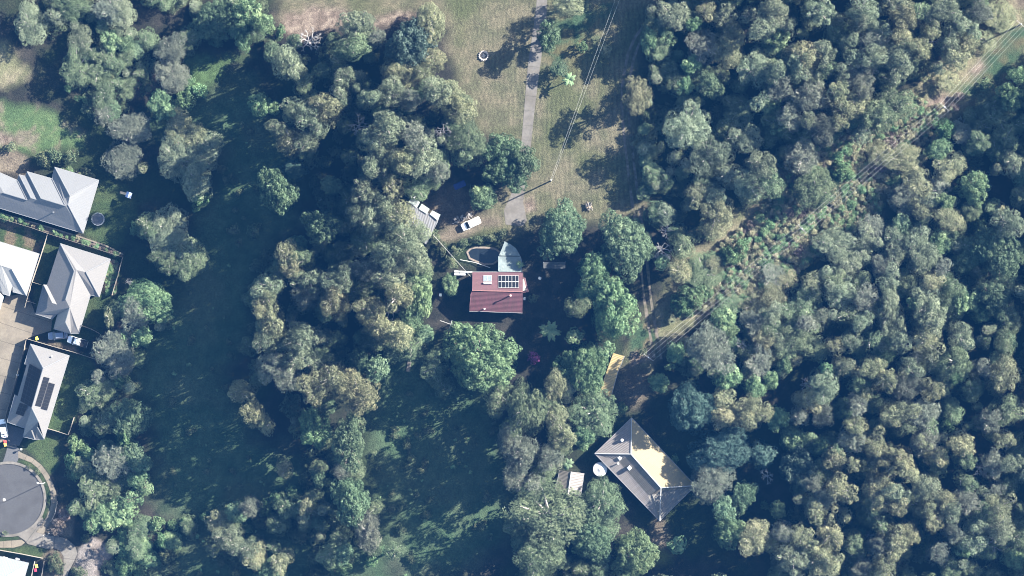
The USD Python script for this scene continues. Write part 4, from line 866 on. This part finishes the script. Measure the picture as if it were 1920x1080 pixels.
lp = P(84, 905)
t = thing('street_lamp', 'street lamp between the footpath and the turning circle', 'street lamp', lp)
part(t, 'post', tube([[0, 0, 0], [0, 0, 3], [0, 0, 6.0]], [.09, .07, .05], 8), steel_m)
part(t, 'arm', tube([[0, 0, 5.95], [-.3, .1, 6.15], [-.7, .2, 6.2]], .04, 6), steel_m)
part(t, 'lamp_head', bevel_box(.55, .28, .14, .05, (-.9, .25, 6.13), math.atan2(.1, -.35)), white_m)
for i, (x, y, lab) in enumerate([(82, 1004, 'left thin sign post where concrete drive meets footpath'), (93, 1000, 'right thin sign post where concrete drive meets footpath')]):
    t = thing('sign_post', lab, 'sign post', P(x, y)); part(t, 'post', tube([[0, 0, 0], [0, 0, 2.1]], .05, 6), steel_m); part(t, 'sign_plate', bx(0, 0, 1.6, .45, .02, .45, .6), steel_m)
t = thing('letter_box', 'small white letter box at the top of the grey driveway', 'letter box', P(41, 842)); part(t, 'stand', bx(0, 0, 0, .12, .12, .9), white_m); part(t, 'box', bevel_box(.35, .45, .35, .04, (0, 0, .9)), white_m)

# ------------------------------------------------------------------ vehicles
def vehicle(name, label, px, py, ang, Lg, W, paint, kind, cat):
    t = thing(name, label, cat, P(px, py), ang)
    def loft(sec, m, nm):   # sec: (x, halfwidth, z0, z1, top inset)
        v, f = [], []
        for (x, hw, z0, z1, ins) in sec:
            v += [[x, -hw, z0], [x, hw, z0], [x, hw, (z0 + z1 * 2) / 3], [x, hw - ins, z1], [x, -(hw - ins), z1], [x, -hw, (z0 + z1 * 2) / 3]]
        n = len(sec)
        for i in range(n - 1):
            for j in range(6):
                a, b_ = i * 6 + j, i * 6 + (j + 1) % 6
                f += [[a, b_, b_ + 6], [a, b_ + 6, a + 6]]
        for j in range(1, 5): f += [[0, j + 1, j], [(n - 1) * 6, (n - 1) * 6 + j, (n - 1) * 6 + j + 1]]
        return part(t, nm, (np.array(v), np.array(f)[:, ::-1]), m)
    h, w = Lg / 2, W / 2
    loft([(-h, w * .72, .45, .8, .1), (-h + .15, w * .9, .3, .9, .08), (-h + 1.0, w, .25, .95, .06), (h - 1.1, w, .25, .98, .06), (h - .3, w * .95, .3, .9, .1), (h, w * .75, .4, .75, .12)], paint, 'body')
    if kind == 'wagon': cab = [(-h + 1.15, w * .9, .93, 1.0, .1), (-h + 1.9, w * .88, .93, 1.5, .14), (h - .9, w * .88, .93, 1.52, .14), (h - .25, w * .86, .88, 1.05, .1)]
    else: cab = [(-h + 1.1, w * .9, .93, 1.0, .1), (-h + 1.7, w * .88, .93, 1.6, .14), (-h + 3.0, w * .88, .93, 1.62, .14), (-h + 3.15, w * .88, .93, 1.0, .1)]
    g = loft(cab, glass_dark, 'window')
    a, b_ = cab[1], cab[2]
    part(t, 'roof', bevel_box(b_[0] - a[0] - .05, (a[1] - a[4]) * 2 - .02, .06, .025, ((a[0] + b_[0]) / 2, 0, 1.5 if kind == 'wagon' else 1.6)), paint)
    if kind == 'wagon':
        part(t, 'rear_pillar', bevel_box(.5, w * 1.55, .05, .02, (h - .62, 0, 1.3)), paint)
    if kind == 'ute':
        part(t, 'tray', cat_mesh([bx((-h + 3.2 + h) / 2, 0, .9, 2 * h - 3.2, W * .98, .08), bx((-h + 3.2 + h) / 2, w * .95, .98, 2 * h - 3.2, .06, .3), bx((-h + 3.2 + h) / 2, -w * .95, .98, 2 * h - 3.2, .06, .3)]), dark_frame)
    for sx in (-h + .85, h - .95):
        for sy in (-1, 1):
            wh = trimesh.creation.cylinder(radius=.33, height=.2, sections=14); wh.apply_transform(trimesh.transformations.rotation_matrix(math.pi / 2, [1, 0, 0])); wh.apply_translation([sx, sy * (w - .1), .33])
            tw = part(t, 'wheel', wh, black_m)
            rm = trimesh.creation.cylinder(radius=.2, height=.03, sections=10); rm.apply_transform(trimesh.transformations.rotation_matrix(math.pi / 2, [1, 0, 0])); rm.apply_translation([sx, sy * (w + .01), .33])
            part(tw, 'rim', rm, steel_m)
    for sy in (-1, 1):
        part(t, 'headlight', bevel_box(.12, .35, .14, .03, (-h + .1, sy * w * .6, .66)), frame_m); part(t, 'tail_light', bevel_box(.08, .3, .16, .03, (h - .1, sy * w * .62, .7)), noisy('tail_lens', (.3, .02, .02), (.35, .03, .03), 2, .3) if 'tail_lens' not in used else UsdShade.Material.Get(stage, L + 'tail_lens'))
        used['tail_lens'] = 1
        part(t, 'mirror', bevel_box(.12, .2, .14, .03, (-h + 1.55, sy * (w + .08), 1.0)), paint)
    return t
white_car = usdkit.material(stage, L + 'white_car_paint', {'p': ('principled_bsdf', {'base_color': (0.78, 0.78, 0.77), 'roughness': 0.25, 'coat_weight': 0.5})}, [], surface='p.BSDF')
blue_car = usdkit.material(stage, L + 'silver_blue_paint', {'p': ('principled_bsdf', {'base_color': (0.18, 0.21, 0.27), 'roughness': 0.3, 'metallic': 0.3})}, [], surface='p.BSDF')
grey_car = usdkit.material(stage, L + 'grey_car_paint', {'p': ('principled_bsdf', {'base_color': (0.16, 0.17, 0.19), 'roughness': 0.3})}, [], surface='p.BSDF')
vehicle('parked_car', 'white wagon parked on dry dirt left of the concrete driveway', 883, 419.5, math.radians(25), 4.9, 1.9, white_car, 'wagon', 'car')
vehicle('parked_car', 'silver-blue car parked under the lower end of the L-shaped grey roof', 109, 629, math.radians(4), 4.7, 1.85, blue_car, 'wagon', 'car')
vehicle('parked_ute', 'white ute with dark tray parked right of the silver-blue car', 146, 640.5, math.radians(-17), 5.0, 1.85, white_car, 'ute', 'ute')
vehicle('parked_car', 'white car parked beside the solar-panelled grey roof at the photo edge', 7, 803, math.radians(-80), 4.5, 1.8, white_car, 'wagon', 'car')

def bin_(label, px, py, lid, body=(0.05, 0.07, 0.05), rot=0.2):
    t = thing('wheelie_bin', label, 'bin', P(px, py), rot)
    part(t, 'body', trimesh.convex.convex_hull(np.array([[x * .22, y * .25, 0.05] for x in (-1, 1) for y in (-1, 1)] + [[x * .29, y * .36, .98] for x in (-1, 1) for y in (-1, 1)])), usdkit.material(stage, numbered(L + 'bin_body'), {'p': ('principled_bsdf', {'base_color': body, 'roughness': .5})}, [], surface='p.BSDF'))
    part(t, 'lid', bevel_box(.66, .82, .1, .04, (0, 0, .98)), usdkit.material(stage, numbered(L + 'bin_lid'), {'p': ('principled_bsdf', {'base_color': lid, 'roughness': .4})}, [], surface='p.BSDF'))
    for s in (-1, 1): part(t, 'wheel', tube([[s * .2, -.33, .1], [s * .28, -.33, .1]], .1, 10), black_m)
bin_('wheelie bin with yellow lid by the tan driveway gate', 70, 634.5, (0.75, 0.70, 0.08))
bin_('wheelie bin with red lid beside the grey driveway', 10.5, 828, (0.5, 0.06, 0.05)); bin_('wheelie bin with orange-yellow lid below the red-lidded one', 10.8, 833.5, (0.72, 0.45, 0.08))
bin_('wheelie bin with yellow lid right of the pale blue roof', 69.5, 1061, (0.75, 0.62, 0.08)); bin_('wheelie bin with dark red lid right of the pale blue roof', 67.5, 1068.5, (0.3, 0.03, 0.06))

# ------------------------------------------------------------------ garden things
t = thing('trampoline', 'round trampoline with dark mat on the lawn by the stepped grey roof', 'trampoline', P(185, 411))
R = 1.5
ring = lambda rad, z, tr_, n=28: tube([[rad * math.cos(a), rad * math.sin(a), z] for a in np.linspace(0, 2 * math.pi, n + 1)], tr_, 6)
part(t, 'mat', cyl(0, 0, .78, R * .86, .015, 28), noisy('trampoline_mat', (.05, .055, .065), (.08, .085, .1), 2, .6))
part(t, 'pad', prism(Point(0, 0).buffer(R).difference(Point(0, 0).buffer(R * .87)), .80, .03), noisy('grey_pad', (.08, .09, .1), (.11, .12, .13), 2, .6))
part(t, 'frame', ring(R + .02, .79, .03), steel_m)
for k in range(6):
    a = k * math.pi / 3; part(t, 'leg', tube([[R * math.cos(a), R * math.sin(a), 0], [R * math.cos(a), R * math.sin(a), 2.4]], .025, 6), steel_m)
part(t, 'net_rim', ring(R + .02, 2.4, .02), steel_m)

t = thing('play_tower', 'small play tower with tan slide on the shaded lawn', 'play set', P(243, 366), math.radians(-18))
blue_m = noisy('blue_grey_canvas', (.16, .2, .32), (.22, .27, .4), 2, .6); 
for sx in (-.6, .6):
    for sy in (-.6, .6): part(t, 'post', bx(sx, sy, 0, .1, .1, 2.2), grey_timber)
part(t, 'platform', bx(0, 0, 1.1, 1.3, 1.3, .08), grey_timber); part(t, 'canopy', trimesh.convex.convex_hull(np.array([[-.7, -.7, 2.2], [.7, -.7, 2.2], [.7, .7, 2.2], [-.7, .7, 2.2], [0, -.7, 2.7], [0, .7, 2.7]])), blue_m)
part(t, 'slide', trimesh.convex.convex_hull(np.array([[-.65, -.3, 1.15], [-.65, .3, 1.15], [-2.4, -.3, .3], [-2.4, .3, .3], [-.65, -.3, 1.0], [-.65, .3, 1.0], [-2.4, -.3, .15], [-2.4, .3, .15]])), noisy('tan_plastic', (.42, .31, .2), (.5, .38, .25), 2, .5))

t = thing('fire_pit', 'round stone fire pit on the dry paddock grass', 'fire pit', P(906.5, 104.5))
stone_m = noisy('pale_stone', (.24, .21, .19), (.42, .37, .34), 2.5, .9)
rr = np.random.default_rng(3)
for k in range(15):
    a = k / 15 * 2 * math.pi
    s = trimesh.creation.icosphere(1, 0.26); s.vertices *= rr.uniform(.8, 1.2, 3); s.vertices += rr.normal(0, .02, s.vertices.shape); s.apply_translation([1.05 * math.cos(a), 1.05 * math.sin(a), .14]); part(t, 'stone', s, stone_m)
part(t, 'ash', cyl(0, 0, 0.01, .85, .05, 20), noisy('ash', (.02, .02, .02), (.12, .11, .1), 2.5, .95))
for k in range(5):
    a = rr.uniform(0, 6); part(t, 'burnt_log', tube([[.5 * math.cos(a), .5 * math.sin(a), .1], [-.4 * math.cos(a + .4), -.4 * math.sin(a + .4), .18]], .07, 6), noisy('ashy_log', (.2, .19, .18), (.4, .38, .36), 3, .9) if k == 0 else UsdShade.Material.Get(stage, L + 'ashy_log'))

# pool and shade sails
t = thing('swimming_pool', 'dark kidney-shaped pool with tan edge above the red-roofed house', 'pool', (0, 0, 0))
pool = Polygon(PX([(878, 473), (884, 467.5), (893, 465.5), (910, 466), (928, 468), (936, 474), (934, 486), (924, 493), (908, 494), (893, 488), (882, 483)])).buffer(.5).buffer(-.5)
o = np.array(pool.centroid.coords[0]); from_o = shapely.affinity.translate(pool, -o[0], -o[1])
UsdGeom.Xformable(t).GetOrderedXformOps()[0].Set(Gf.Vec3d(o[0], o[1], 0))
part(t, 'coping', prism(from_o.buffer(.45).difference(from_o), 0, .16), noisy('tan_coping', (.11, .09, .075), (.17, .14, .115), 2, .8))
part(t, 'water', prism(from_o, 0, .06), noisy('dark_water', (.006, .009, .013), (.010, .014, .018), 1, .08, .5))
tag(solo('pool_cover_pole', 'long pale pole lying across the pool yard', 'pole', tube([P(862.8, 487, .3), P(890, 492, .5), P(919, 502, .9)], .07, 6), frame_m))
sail_m = noisy('grey_green_sailcloth', (.105, .13, .132), (.15, .18, .178), 1.2, .8)
def sail(label, pts, zs, m=sail_m):
    w = [P(a, b, z) for (a, b), z in zip(pts, zs)]
    c = np.mean(w, 0); t = thing('shade_sail', label, 'shade sail', (c[0], c[1], 0))
    poly = Polygon([q[:2] for q in w]); g = []
    x0, y0, x1, y1 = poly.bounds
    for x in np.arange(x0, x1, .45):
        for y in np.arange(y0, y1, .45):
            if poly.buffer(-.15).contains(Point(x, y)): g.append((x, y))
    bnd = [poly.exterior.interpolate(d).coords[0] for d in np.arange(0, poly.length, .45)]
    pt = np.array(g + bnd); from scipy.spatial import Delaunay
    tri = Delaunay(pt).simplices; tri = np.array([s for s in tri if poly.buffer(.01).contains(Point(*pt[s].mean(0)))])
    W = np.array(w); dist = np.linalg.norm(pt[:, None] - W[None, :, :2], axis=2) + .05; wt = 1 / dist ** 2
    z = (wt * W[None, :, 2]).sum(1) / wt.sum(1) - .35 * np.minimum(1, np.array([poly.exterior.distance(Point(*q)) for q in pt]) / 2)
    v = np.column_stack([pt, z]) - [c[0], c[1], 0]
    ff = np.vstack([tri, tri[:, ::-1] + len(v)]); vv = np.vstack([v, v - [0, 0, .012]])
    part(t, 'cloth', (vv, ff), m)
    for q in (w[0], w[-1]): part(t, 'post', tube([[q[0] - c[0], q[1] - c[1], 0], [q[0] - c[0], q[1] - c[1], q[2]]], .05, 6), steel_m)
sail('grey shade sail with pointed tip above the red-roofed house', [(946.5, 452.6), (936.9, 476), (934.5, 479.2), (975.5, 479.8), (972, 473), (966.7, 464.8), (957, 458)], [3.6, 3.2, 3.1, 3.1, 3.2, 3.3, 3.4])
sail('grey rectangular shade sail joining the red-roofed house', [(934.2, 480.4), (933.8, 509.4), (979, 510.0), (978.6, 488), (976.4, 481)], [3.1, 3.0, 3.0, 3.1, 3.1])
sail('dark shade cloth in shadow right of the red-roofed house', [(1018.6, 491.5), (1018.6, 503.7), (1060, 503.7), (1060, 491)], [2.8, 2.7, 2.7, 2.8], noisy('dark_shade_cloth', (.035, .038, .04), (.05, .053, .056), 2, .8))

t = thing('rainwater_tank', 'round white rainwater tank with ribbed lid by the hip roof house', 'water tank', P(1125.2, 880, 2.2) * [1, 1, 0])
part(t, 'tank_wall', cyl(0, 0, 0, 1.66, 2.1, 28), steel_m)
for k in range(24):
    a, b_ = k / 24 * 2 * math.pi + .012, (k + 1) / 24 * 2 * math.pi - .012
    part(t, 'lid_segment', plate([[.12 * math.cos(a), .12 * math.sin(a), 2.55], [1.72 * math.cos(a), 1.72 * math.sin(a), 2.12], [1.72 * math.cos(b_), 1.72 * math.sin(b_), 2.12], [.12 * math.cos(b_), .12 * math.sin(b_), 2.55]], .03)[0], white_m)
    part(t, 'rib', tube([[.1 * math.cos(a), .1 * math.sin(a), 2.57], [1.74 * math.cos(a), 1.74 * math.sin(a), 2.14]], .035, 4), steel_m)
part(t, 'hatch', cyl(0, 0, 2.53, .25, .08), steel_m)

t = thing('clothesline', 'thin crossed clothesline poles above the huge domed tree', 'clothesline', P(845, 608, 1.9) * [1, 1, 0])
c = P(845, 608, 1.9)
part(t, 'post', tube([[0, 0, 0], [0, 0, 1.9]], .05, 8), steel_m)
for a, b_ in (((825, 601), (856, 612)), ((847.5, 601), (842.5, 616))): part(t, 'arm', tube([P(*a, 1.95) - c * [1, 1, 0], P(*b_, 1.95) - c * [1, 1, 0]], .05, 6), frame_m)

# farm odds and ends
rr = np.random.default_rng(12)
junk = thing('timber_pile', 'scattered pile of pale timber and bricks beside the white car', 'timber pile', P(868, 409))
for k in range(60):
    x, y, a = rr.uniform(-2.4, 2.4), rr.uniform(-.7, .7), rr.uniform(0, 3)
    m_ = grey_timber if rr.random() < .6 else stone_m
    part(junk, 'board' if m_ is grey_timber else 'brick', bx(x, y + .45 * x * .8, rr.uniform(0, .12), rr.uniform(.3, .9) if m_ is grey_timber else .3, .16, .12, a), m_)
sc = thing('scrap_heap', 'little heap of pale scrap at the top of the patched shed', 'scrap heap', P(775, 366))
for k in range(22): part(sc, 'scrap', bx(rr.uniform(-.9, .9), rr.uniform(-.6, .6), rr.uniform(0, .3), rr.uniform(.2, .8), rr.uniform(.15, .4), .1, rr.uniform(0, 3)), white_m if k % 3 == 0 else roof_lilac)
fr = thing('trellis', 'pale bare timber trellis at the upper corner of the patched shed', 'trellis', P(769, 364))
for a, b_ in (((765.5, 366.5), (771.5, 360)), ((771.5, 360), (773, 362)), ((765.5, 366.5), (767.5, 368.5)), ((767.5, 368.5), (773, 362))): part(fr, 'rail', tube([P(*a, 1.6) - P(769, 364), P(*b_, 1.6) - P(769, 364)], .07, 6), timber)
bl = solo('blue_tarpaulin', 'pale blue tarpaulin lump in the bushes above the patched shed', 'tarpaulin', bevel_box(1.6, 2.1, .7, .25, P(789, 347), -.6), noisy('tarp_blue', (.09, .16, .26), (.14, .22, .32), 1.5, .5))
b2 = solo('dark_blue_tarpaulin', 'deep blue tarpaulin in the shade left of the dark green tree', 'tarpaulin', bevel_box(3.0, 1.5, .5, .2, P(862, 347), .4), noisy('tarp_navy', (.008, .02, .12), (.012, .03, .16), 1.5, .5))
yd = thing('scrap_stand', 'dark and white stand on the grass edge above the olive trees', 'stand', P(1104, 386))
for k in range(12): part(yd, 'strut', tube([[rr.uniform(-.8, .8), rr.uniform(-1.0, 1.0), rr.uniform(.1, .5)], [rr.uniform(-.9, .9), rr.uniform(-1.2, 1.2), rr.uniform(.4, 1.3)]], .08, 6), (grey_timber, black_m, timber)[k % 3])
part(yd, 'board', bx(.15, .1, .6, .5, 1.5, .06, .3), grey_timber); part(yd, 'dark_board', bx(-.45, -.1, .5, .7, 1.4, .08, .2), black_m)
for k, (x, y, s) in enumerate([(169.5, 1022, .38), (173.5, 1030.5, .42), (180, 1036, .6), (191, 1047, .5)]):
    g = trimesh.creation.icosphere(2, s); g.vertices *= [1.1, .9, .7]; g.vertices += .18 * s * (meshkit.noise(g.vertices * 3 + k * 9)[:, None] - .5) * g.vertices / s * 4
    g.apply_translation(P(x, y, .1)); solo('boulder', ['small brown boulder at the top of the gravel patch', 'brown boulder second from top on the gravel patch', 'largest brown boulder in the middle of the gravel patch', 'flat boulder nearest the pink end of the gravel patch'][k], 'boulder', g, noisy('brown_rock', (.09, .075, .065), (.17, .14, .12), 3, .9) if k == 0 else UsdShade.Material.Get(stage, L + 'brown_rock'))
for k, (x, y, lab) in enumerate([(826, 553, 'white chair on the dark lawn left of the red-roofed house'), (1012, 521.5, 'white chair on the dark yard right of the red-roofed house'), (600, 373, 'white chair in the dark clearing between two round trees')]):
    t = thing('garden_chair', lab, 'chair', P(x, y), k * 1.1)
    part(t, 'seat', bevel_box(.6, .6, .08, .03, (0, 0, .42)), white_m); part(t, 'backrest', bevel_box(.08, .6, .5, .03, (-.3, 0, .48)), white_m)
    for sx in (-.25, .25):
        for sy in (-.25, .25): part(t, 'leg', bx(sx, sy, 0, .06, .06, .42), white_m)
    for sy in (-.3, .3): part(t, 'armrest', bevel_box(.55, .09, .05, .02, (0, sy, .64)), white_m)
for k, (x, y, s) in enumerate([(10, 1046, 1.0), (33, 1047.5, 1.0)]):
    solo('garden_bench', ['white bench above the pale blue roof, left one', 'white bench above the pale blue roof, right one'][k], 'bench', cat_mesh([bevel_box(1.0, .45, .08, .03, P(x, y, .45), -.2), bx(*P(x, y)[:2], 0, .8, .1, .45, -.2)]), white_m)
solo('slab_table', 'pale stone slab lying in shade below the gum grove corner', 'slab', bevel_box(.9, 3.6, .25, .05, P(767, 683), -.15), concrete)
t = thing('water_drum', 'white round drum beside the tan driveway fence', 'drum', P(33, 703))
part(t, 'drum', cyl(0, 0, 0, .3, .6, 16), white_m); part(t, 'lid', cyl(0, 0, .6, .2, .05, 16), steel_m)

# palms: banana by the driveway, palm in the red house's yard, small palm through the sail, fan palm by the small shed
def palm(name, label, px, py, h, n, ln, wd, kind, droop=.5, seed=0, cat='palm'):
    r_ = np.random.default_rng(seed); p = P(px, py, h) * [1, 1, 0]
    t = thing(name, label, cat, p)
    part(t, 'trunk', tube([[0, 0, 0], [.05, 0, h * .5], [0, 0, h]], [.16, .13, .11], 7), bark_brown)
    for k in range(n):
        a = k / n * 2 * math.pi + r_.uniform(-.25, .25); up = r_.uniform(.15, .9); l_ = ln * r_.uniform(.8, 1.15)
        d = np.array([math.cos(a), math.sin(a), 0]); o_ = np.array([-d[1], d[0], 0])
        v, f = [], []
        S = 8
        for i in range(S + 1):
            s = i / S
            c_ = d * l_ * s * (1 - .12 * s) + np.array([0, 0, h + l_ * (up * s - droop * (1 + up) * s * s)])
            w_ = wd * math.sin(math.pi * min(.97, .12 + .85 * s)) ** .8
            jag = 1 + .25 * (-1) ** i
            v += [c_ - o_ * w_ * jag - [0, 0, .12 * w_], c_ + [0, 0, .04], c_ + o_ * w_ * jag - [0, 0, .12 * w_]]
        for i in range(S):
            q = i * 3
            f += [[q, q + 1, q + 4], [q, q + 4, q + 3], [q + 1, q + 2, q + 5], [q + 1, q + 5, q + 4]]
        part(t, 'frond', (np.array(v), np.array(f)), F[kind], tint=np.full(len(v), r_.uniform(.5, 1)))
palm('banana_palm', 'bright lime banana palm with star-shaped leaves on the paddock', 1067, 149, 3.2, 10, 2.0, .34, 'v', .35, 1)
palm('palm_tree', 'pale green feathery palm in the dark yard below the red-roofed house', 1031, 620, 5, 11, 3.0, .5, 'm', .4, 2)
palm('palm_tree', 'small palm poking through the edge of the grey shade sail', 975, 496, 3.6, 9, 1.2, .2, 'm', .45, 3)
palm('fan_palm', 'round grey-green fan palm above the small gabled shed', 1064, 870, 4.4, 20, 1.7, .3, 'k', .5, 4)
palm('palm_tree', 'spiky light palm crown left of the yellow roof corridor end', 1236, 716, 5, 9, 1.8, .3, 'm', .4, 5)

t = thing('manhole_cover', 'pale round manhole cover on the turning circle asphalt', 'manhole cover', P(8, 937))
part(t, 'lid', cyl(0, 0, .0, .32, .022, 18), steel_m); part(t, 'rim', prism(Point(0, 0).buffer(.45).difference(Point(0, 0).buffer(.34)), 0, .018), concrete)
# ------------------------------------------------------------------ undergrowth, weeds and the wood beyond the frame (uncountable)
def instancer(name, label, protos_, pts, rots, scales, idx, cat='undergrowth'):
    pi = UsdGeom.PointInstancer.Define(stage, '/World/' + name)
    UsdGeom.Scope.Define(stage, f'/World/{name}/kinds')
    targets = []
    for i, pth in enumerate(protos_):
        x_ = UsdGeom.Xform.Define(stage, f'/World/{name}/kinds/plant_{i+1:03d}'); x_.GetPrim().GetReferences().AddInternalReference(pth); targets.append(x_.GetPath())
    pi.CreatePrototypesRel().SetTargets(targets)
    pi.CreatePositionsAttr(Vt.Vec3fArray.FromNumpy(np.asarray(pts, np.float32)))
    pi.CreateProtoIndicesAttr(Vt.IntArray.FromNumpy(np.asarray(idx, np.int32)))
    pi.CreateScalesAttr(Vt.Vec3fArray.FromNumpy(np.asarray(scales, np.float32)))
    pi.CreateOrientationsAttr(Vt.QuathArray([Gf.Quath(math.cos(a / 2), 0, 0, math.sin(a / 2)) for a in rots]))
    tag(pi.GetPrim(), label, cat, kind='stuff')
def sprinkle(zones, n, r_, avoid=(), clear=0.0):
    polys = [Polygon(PX(z)).buffer(0) for z in zones]; av = [Polygon(PX(z)).buffer(0) for z in avoid]
    out = []
    w = np.array([p.area for p in polys]); w /= w.sum()
    T = np.array([(a, b, c) for a, b, c, h in TREE_SPOTS])
    while len(out) < n:
        p = polys[r_.choice(len(polys), p=w)]; x0, y0, x1, y1 = p.bounds
        q = (r_.uniform(x0, x1), r_.uniform(y0, y1)); pt = Point(*q)
        if not p.contains(pt) or any(a.contains(pt) for a in av): continue
        if clear and (np.hypot(T[:, 0] - q[0], T[:, 1] - q[1]) < T[:, 2] * clear).any() and r_.random() < .9: continue
        out.append((*q, 0))
    return out
FOREST = [[(1210, -20), (1830, -20), (1900, 0), (1820, 80), (1700, 180), (1600, 230), (1440, 350), (1300, 460), (1210, 440), (1200, 250), (1215, 60)], [(1340, 640), (1470, 560), (1590, 465), (1740, 360), (1860, 230), (1930, 170), (1930, 1090), (1440, 1090), (1420, 960), (1280, 760), (1240, 700)]]
GROVE = [[(90, -10), (500, -10), (470, 110), (330, 120), (230, 250), (170, 190), (120, 80)], [(500, 70), (700, 60), (860, 180), (880, 300), (800, 360), (800, 640), (720, 690), (560, 740), (460, 700), (480, 480), (620, 440), (560, 240)], [(540, 760), (690, 760), (720, 1000), (640, 1090), (460, 1090), (330, 970), (560, 920)], [(120, 560), (280, 540), (320, 620), (240, 700), (290, 960), (330, 1090), (210, 1090), (200, 1000), (120, 930), (120, 820), (220, 700)], [(945, 760), (1060, 700), (1085, 800), (1040, 880), (960, 945)], [(965, 950), (1150, 935), (1150, 1085), (965, 1085)]]
HOUSES_ = [[(1100, 770), (1250, 690), (1480, 720), (1480, 960), (1320, 990), (1100, 990)], [(860, 440), (1000, 440), (1000, 600), (860, 600)], [(740, 355), (930, 355), (930, 470), (740, 470)], [(0, 280), (215, 280), (215, 700), (0, 700)]]
r_ = np.random.default_rng(99)
und = [proto_for(k, s)[0] for k, s in (('o', 1.5), ('o', 2.6), ('s', 1.8), ('s', 3.0), ('g', 1.3), ('k', 2.2), ('s', 1.8), ('o', 2.6))]
pts = sprinkle(FOREST, 620, r_, HOUSES_, 0.75) + sprinkle(GROVE, 430, r_, HOUSES_, 0.75)
idx = r_.integers(0, len(und), len(pts)); sc_ = r_.uniform(.55, 1.0, (len(pts), 1)) * np.array([1.2, 1.2, 0.75])
px_ = np.array([p[0] for p in pts]) / M_PER_PX + 960; sc_[px_ < 435, 2] *= .5; sc_[(px_ > 1190) & (px_ < 1425), 2] *= .7; shr = np.isin(idx, [2, 3, 6]); sc_[shr] *= [1.2, 1.2, 2.0]
instancer('understorey', 'shaded low understorey filling the gaps between the forest trees', und, pts, r_.uniform(0, 6.28, len(pts)), sc_, idx)  # scattered to close canopy gaps and keep sun off floor and fields
CORR = [[(1290, 560), (1330, 480), (1420, 400), (1500, 300), (1600, 235), (1700, 175), (1745, 195), (1790, 200), (1760, 260), (1710, 330), (1640, 400), (1560, 460), (1450, 545), (1340, 600)]]
wd = [proto_for(k, s)[0] for k, s in (('c', .9), ('v', .8), ('s', .9), ('r', 1.3), ('c', .9), ('c', .9), ('v', 1.7))]
pts = sprinkle(CORR, 2400, r_)
idx = r_.choice(len(wd), len(pts), p=[.26, .14, .06, .03, .21, .21, .09]); s_ = r_.uniform(.45, 1.1, (len(pts), 1)); sc_ = s_ * np.array([[1, 1, .7]])
instancer('corridor_weeds', 'knee-high yellow, green and pinkish weeds under the power lines', wd, pts, r_.uniform(0, 6.28, len(pts)), sc_, idx, 'weeds')
FLD = [[(240, 720), (300, 560), (380, 420), (450, 200), (520, 300), (480, 480), (430, 700), (470, 840), (540, 930), (330, 960)], [(700, 740), (860, 720), (930, 760), (940, 1000), (760, 1080), (700, 960)], [(340, 1000), (620, 960), (740, 1080), (330, 1085)]]
pts = sprinkle(FLD, 130, r_, (), 1.0)
idx = r_.integers(0, 3, len(pts)); s_ = r_.uniform(.3, .9, (len(pts), 1))
instancer('field_weeds', 'scattered low weeds in the shaded grass fields', [wd[1], wd[2], proto_for('s', 1.8)[0]], pts, r_.uniform(0, 6.28, len(pts)), s_ * np.array([[1, 1, .7]]), idx, 'weeds')
GARD = [[(-40, 389), (0, 401), (150, 447), (229, 479), (229, 481), (158, 457), (0, 407), (-40, 396)], [(190, 340), (120, 312), (115, 316), (185, 336)], [(195, 495), (222, 490), (214, 548), (200, 548)]]
pts = sprinkle(GARD, 480, r_)
bed = Polygon(PX(GARD[0])); pts = [(a, b, 1.1 if bed.contains(Point(a, b)) else 0) for a, b, c in pts]
idx = r_.integers(0, 4, len(pts)); s_ = r_.uniform(.3, .6, (len(pts), 1))
instancer('garden_plants', 'low yellow-green and brown plants in the retaining wall strip', [wd[1], wd[0], wd[3], wd[6]], pts, r_.uniform(0, 6.28, len(pts)), s_ * np.array([[1, 1, .6]]), idx, 'plants')
OUT = [[(1935, 150), (2250, -60), (2250, 1150), (1935, 1150)], [(1230, -260), (1900, -260), (1860, -25), (1230, -25)], [(640, -220), (900, -220), (880, -95), (660, -95)], [(-60, -300), (560, -300), (520, -110), (-60, -110)], [(900, 1095), (1930, 1095), (1930, 1160), (900, 1160)]]
out = [proto_for(k, s)[0] for k, s in (('g', 3.2), ('y', 2.8), ('o', 2.6), ('g', 4.6), ('w', 2.6), ('k', 4.4))]
pts = sprinkle(OUT, 330, r_)
idx = r_.integers(0, len(out), len(pts)); s_ = r_.uniform(.9, 1.25, (len(pts), 1))
instancer('wood_beyond', 'wood continuing past the frame on the forest side', out, pts, r_.uniform(0, 6.28, len(pts)), s_ * np.array([[1, 1, 1.1]]), idx, 'wood')  # out of view, placed to cast shade in over the frame edges
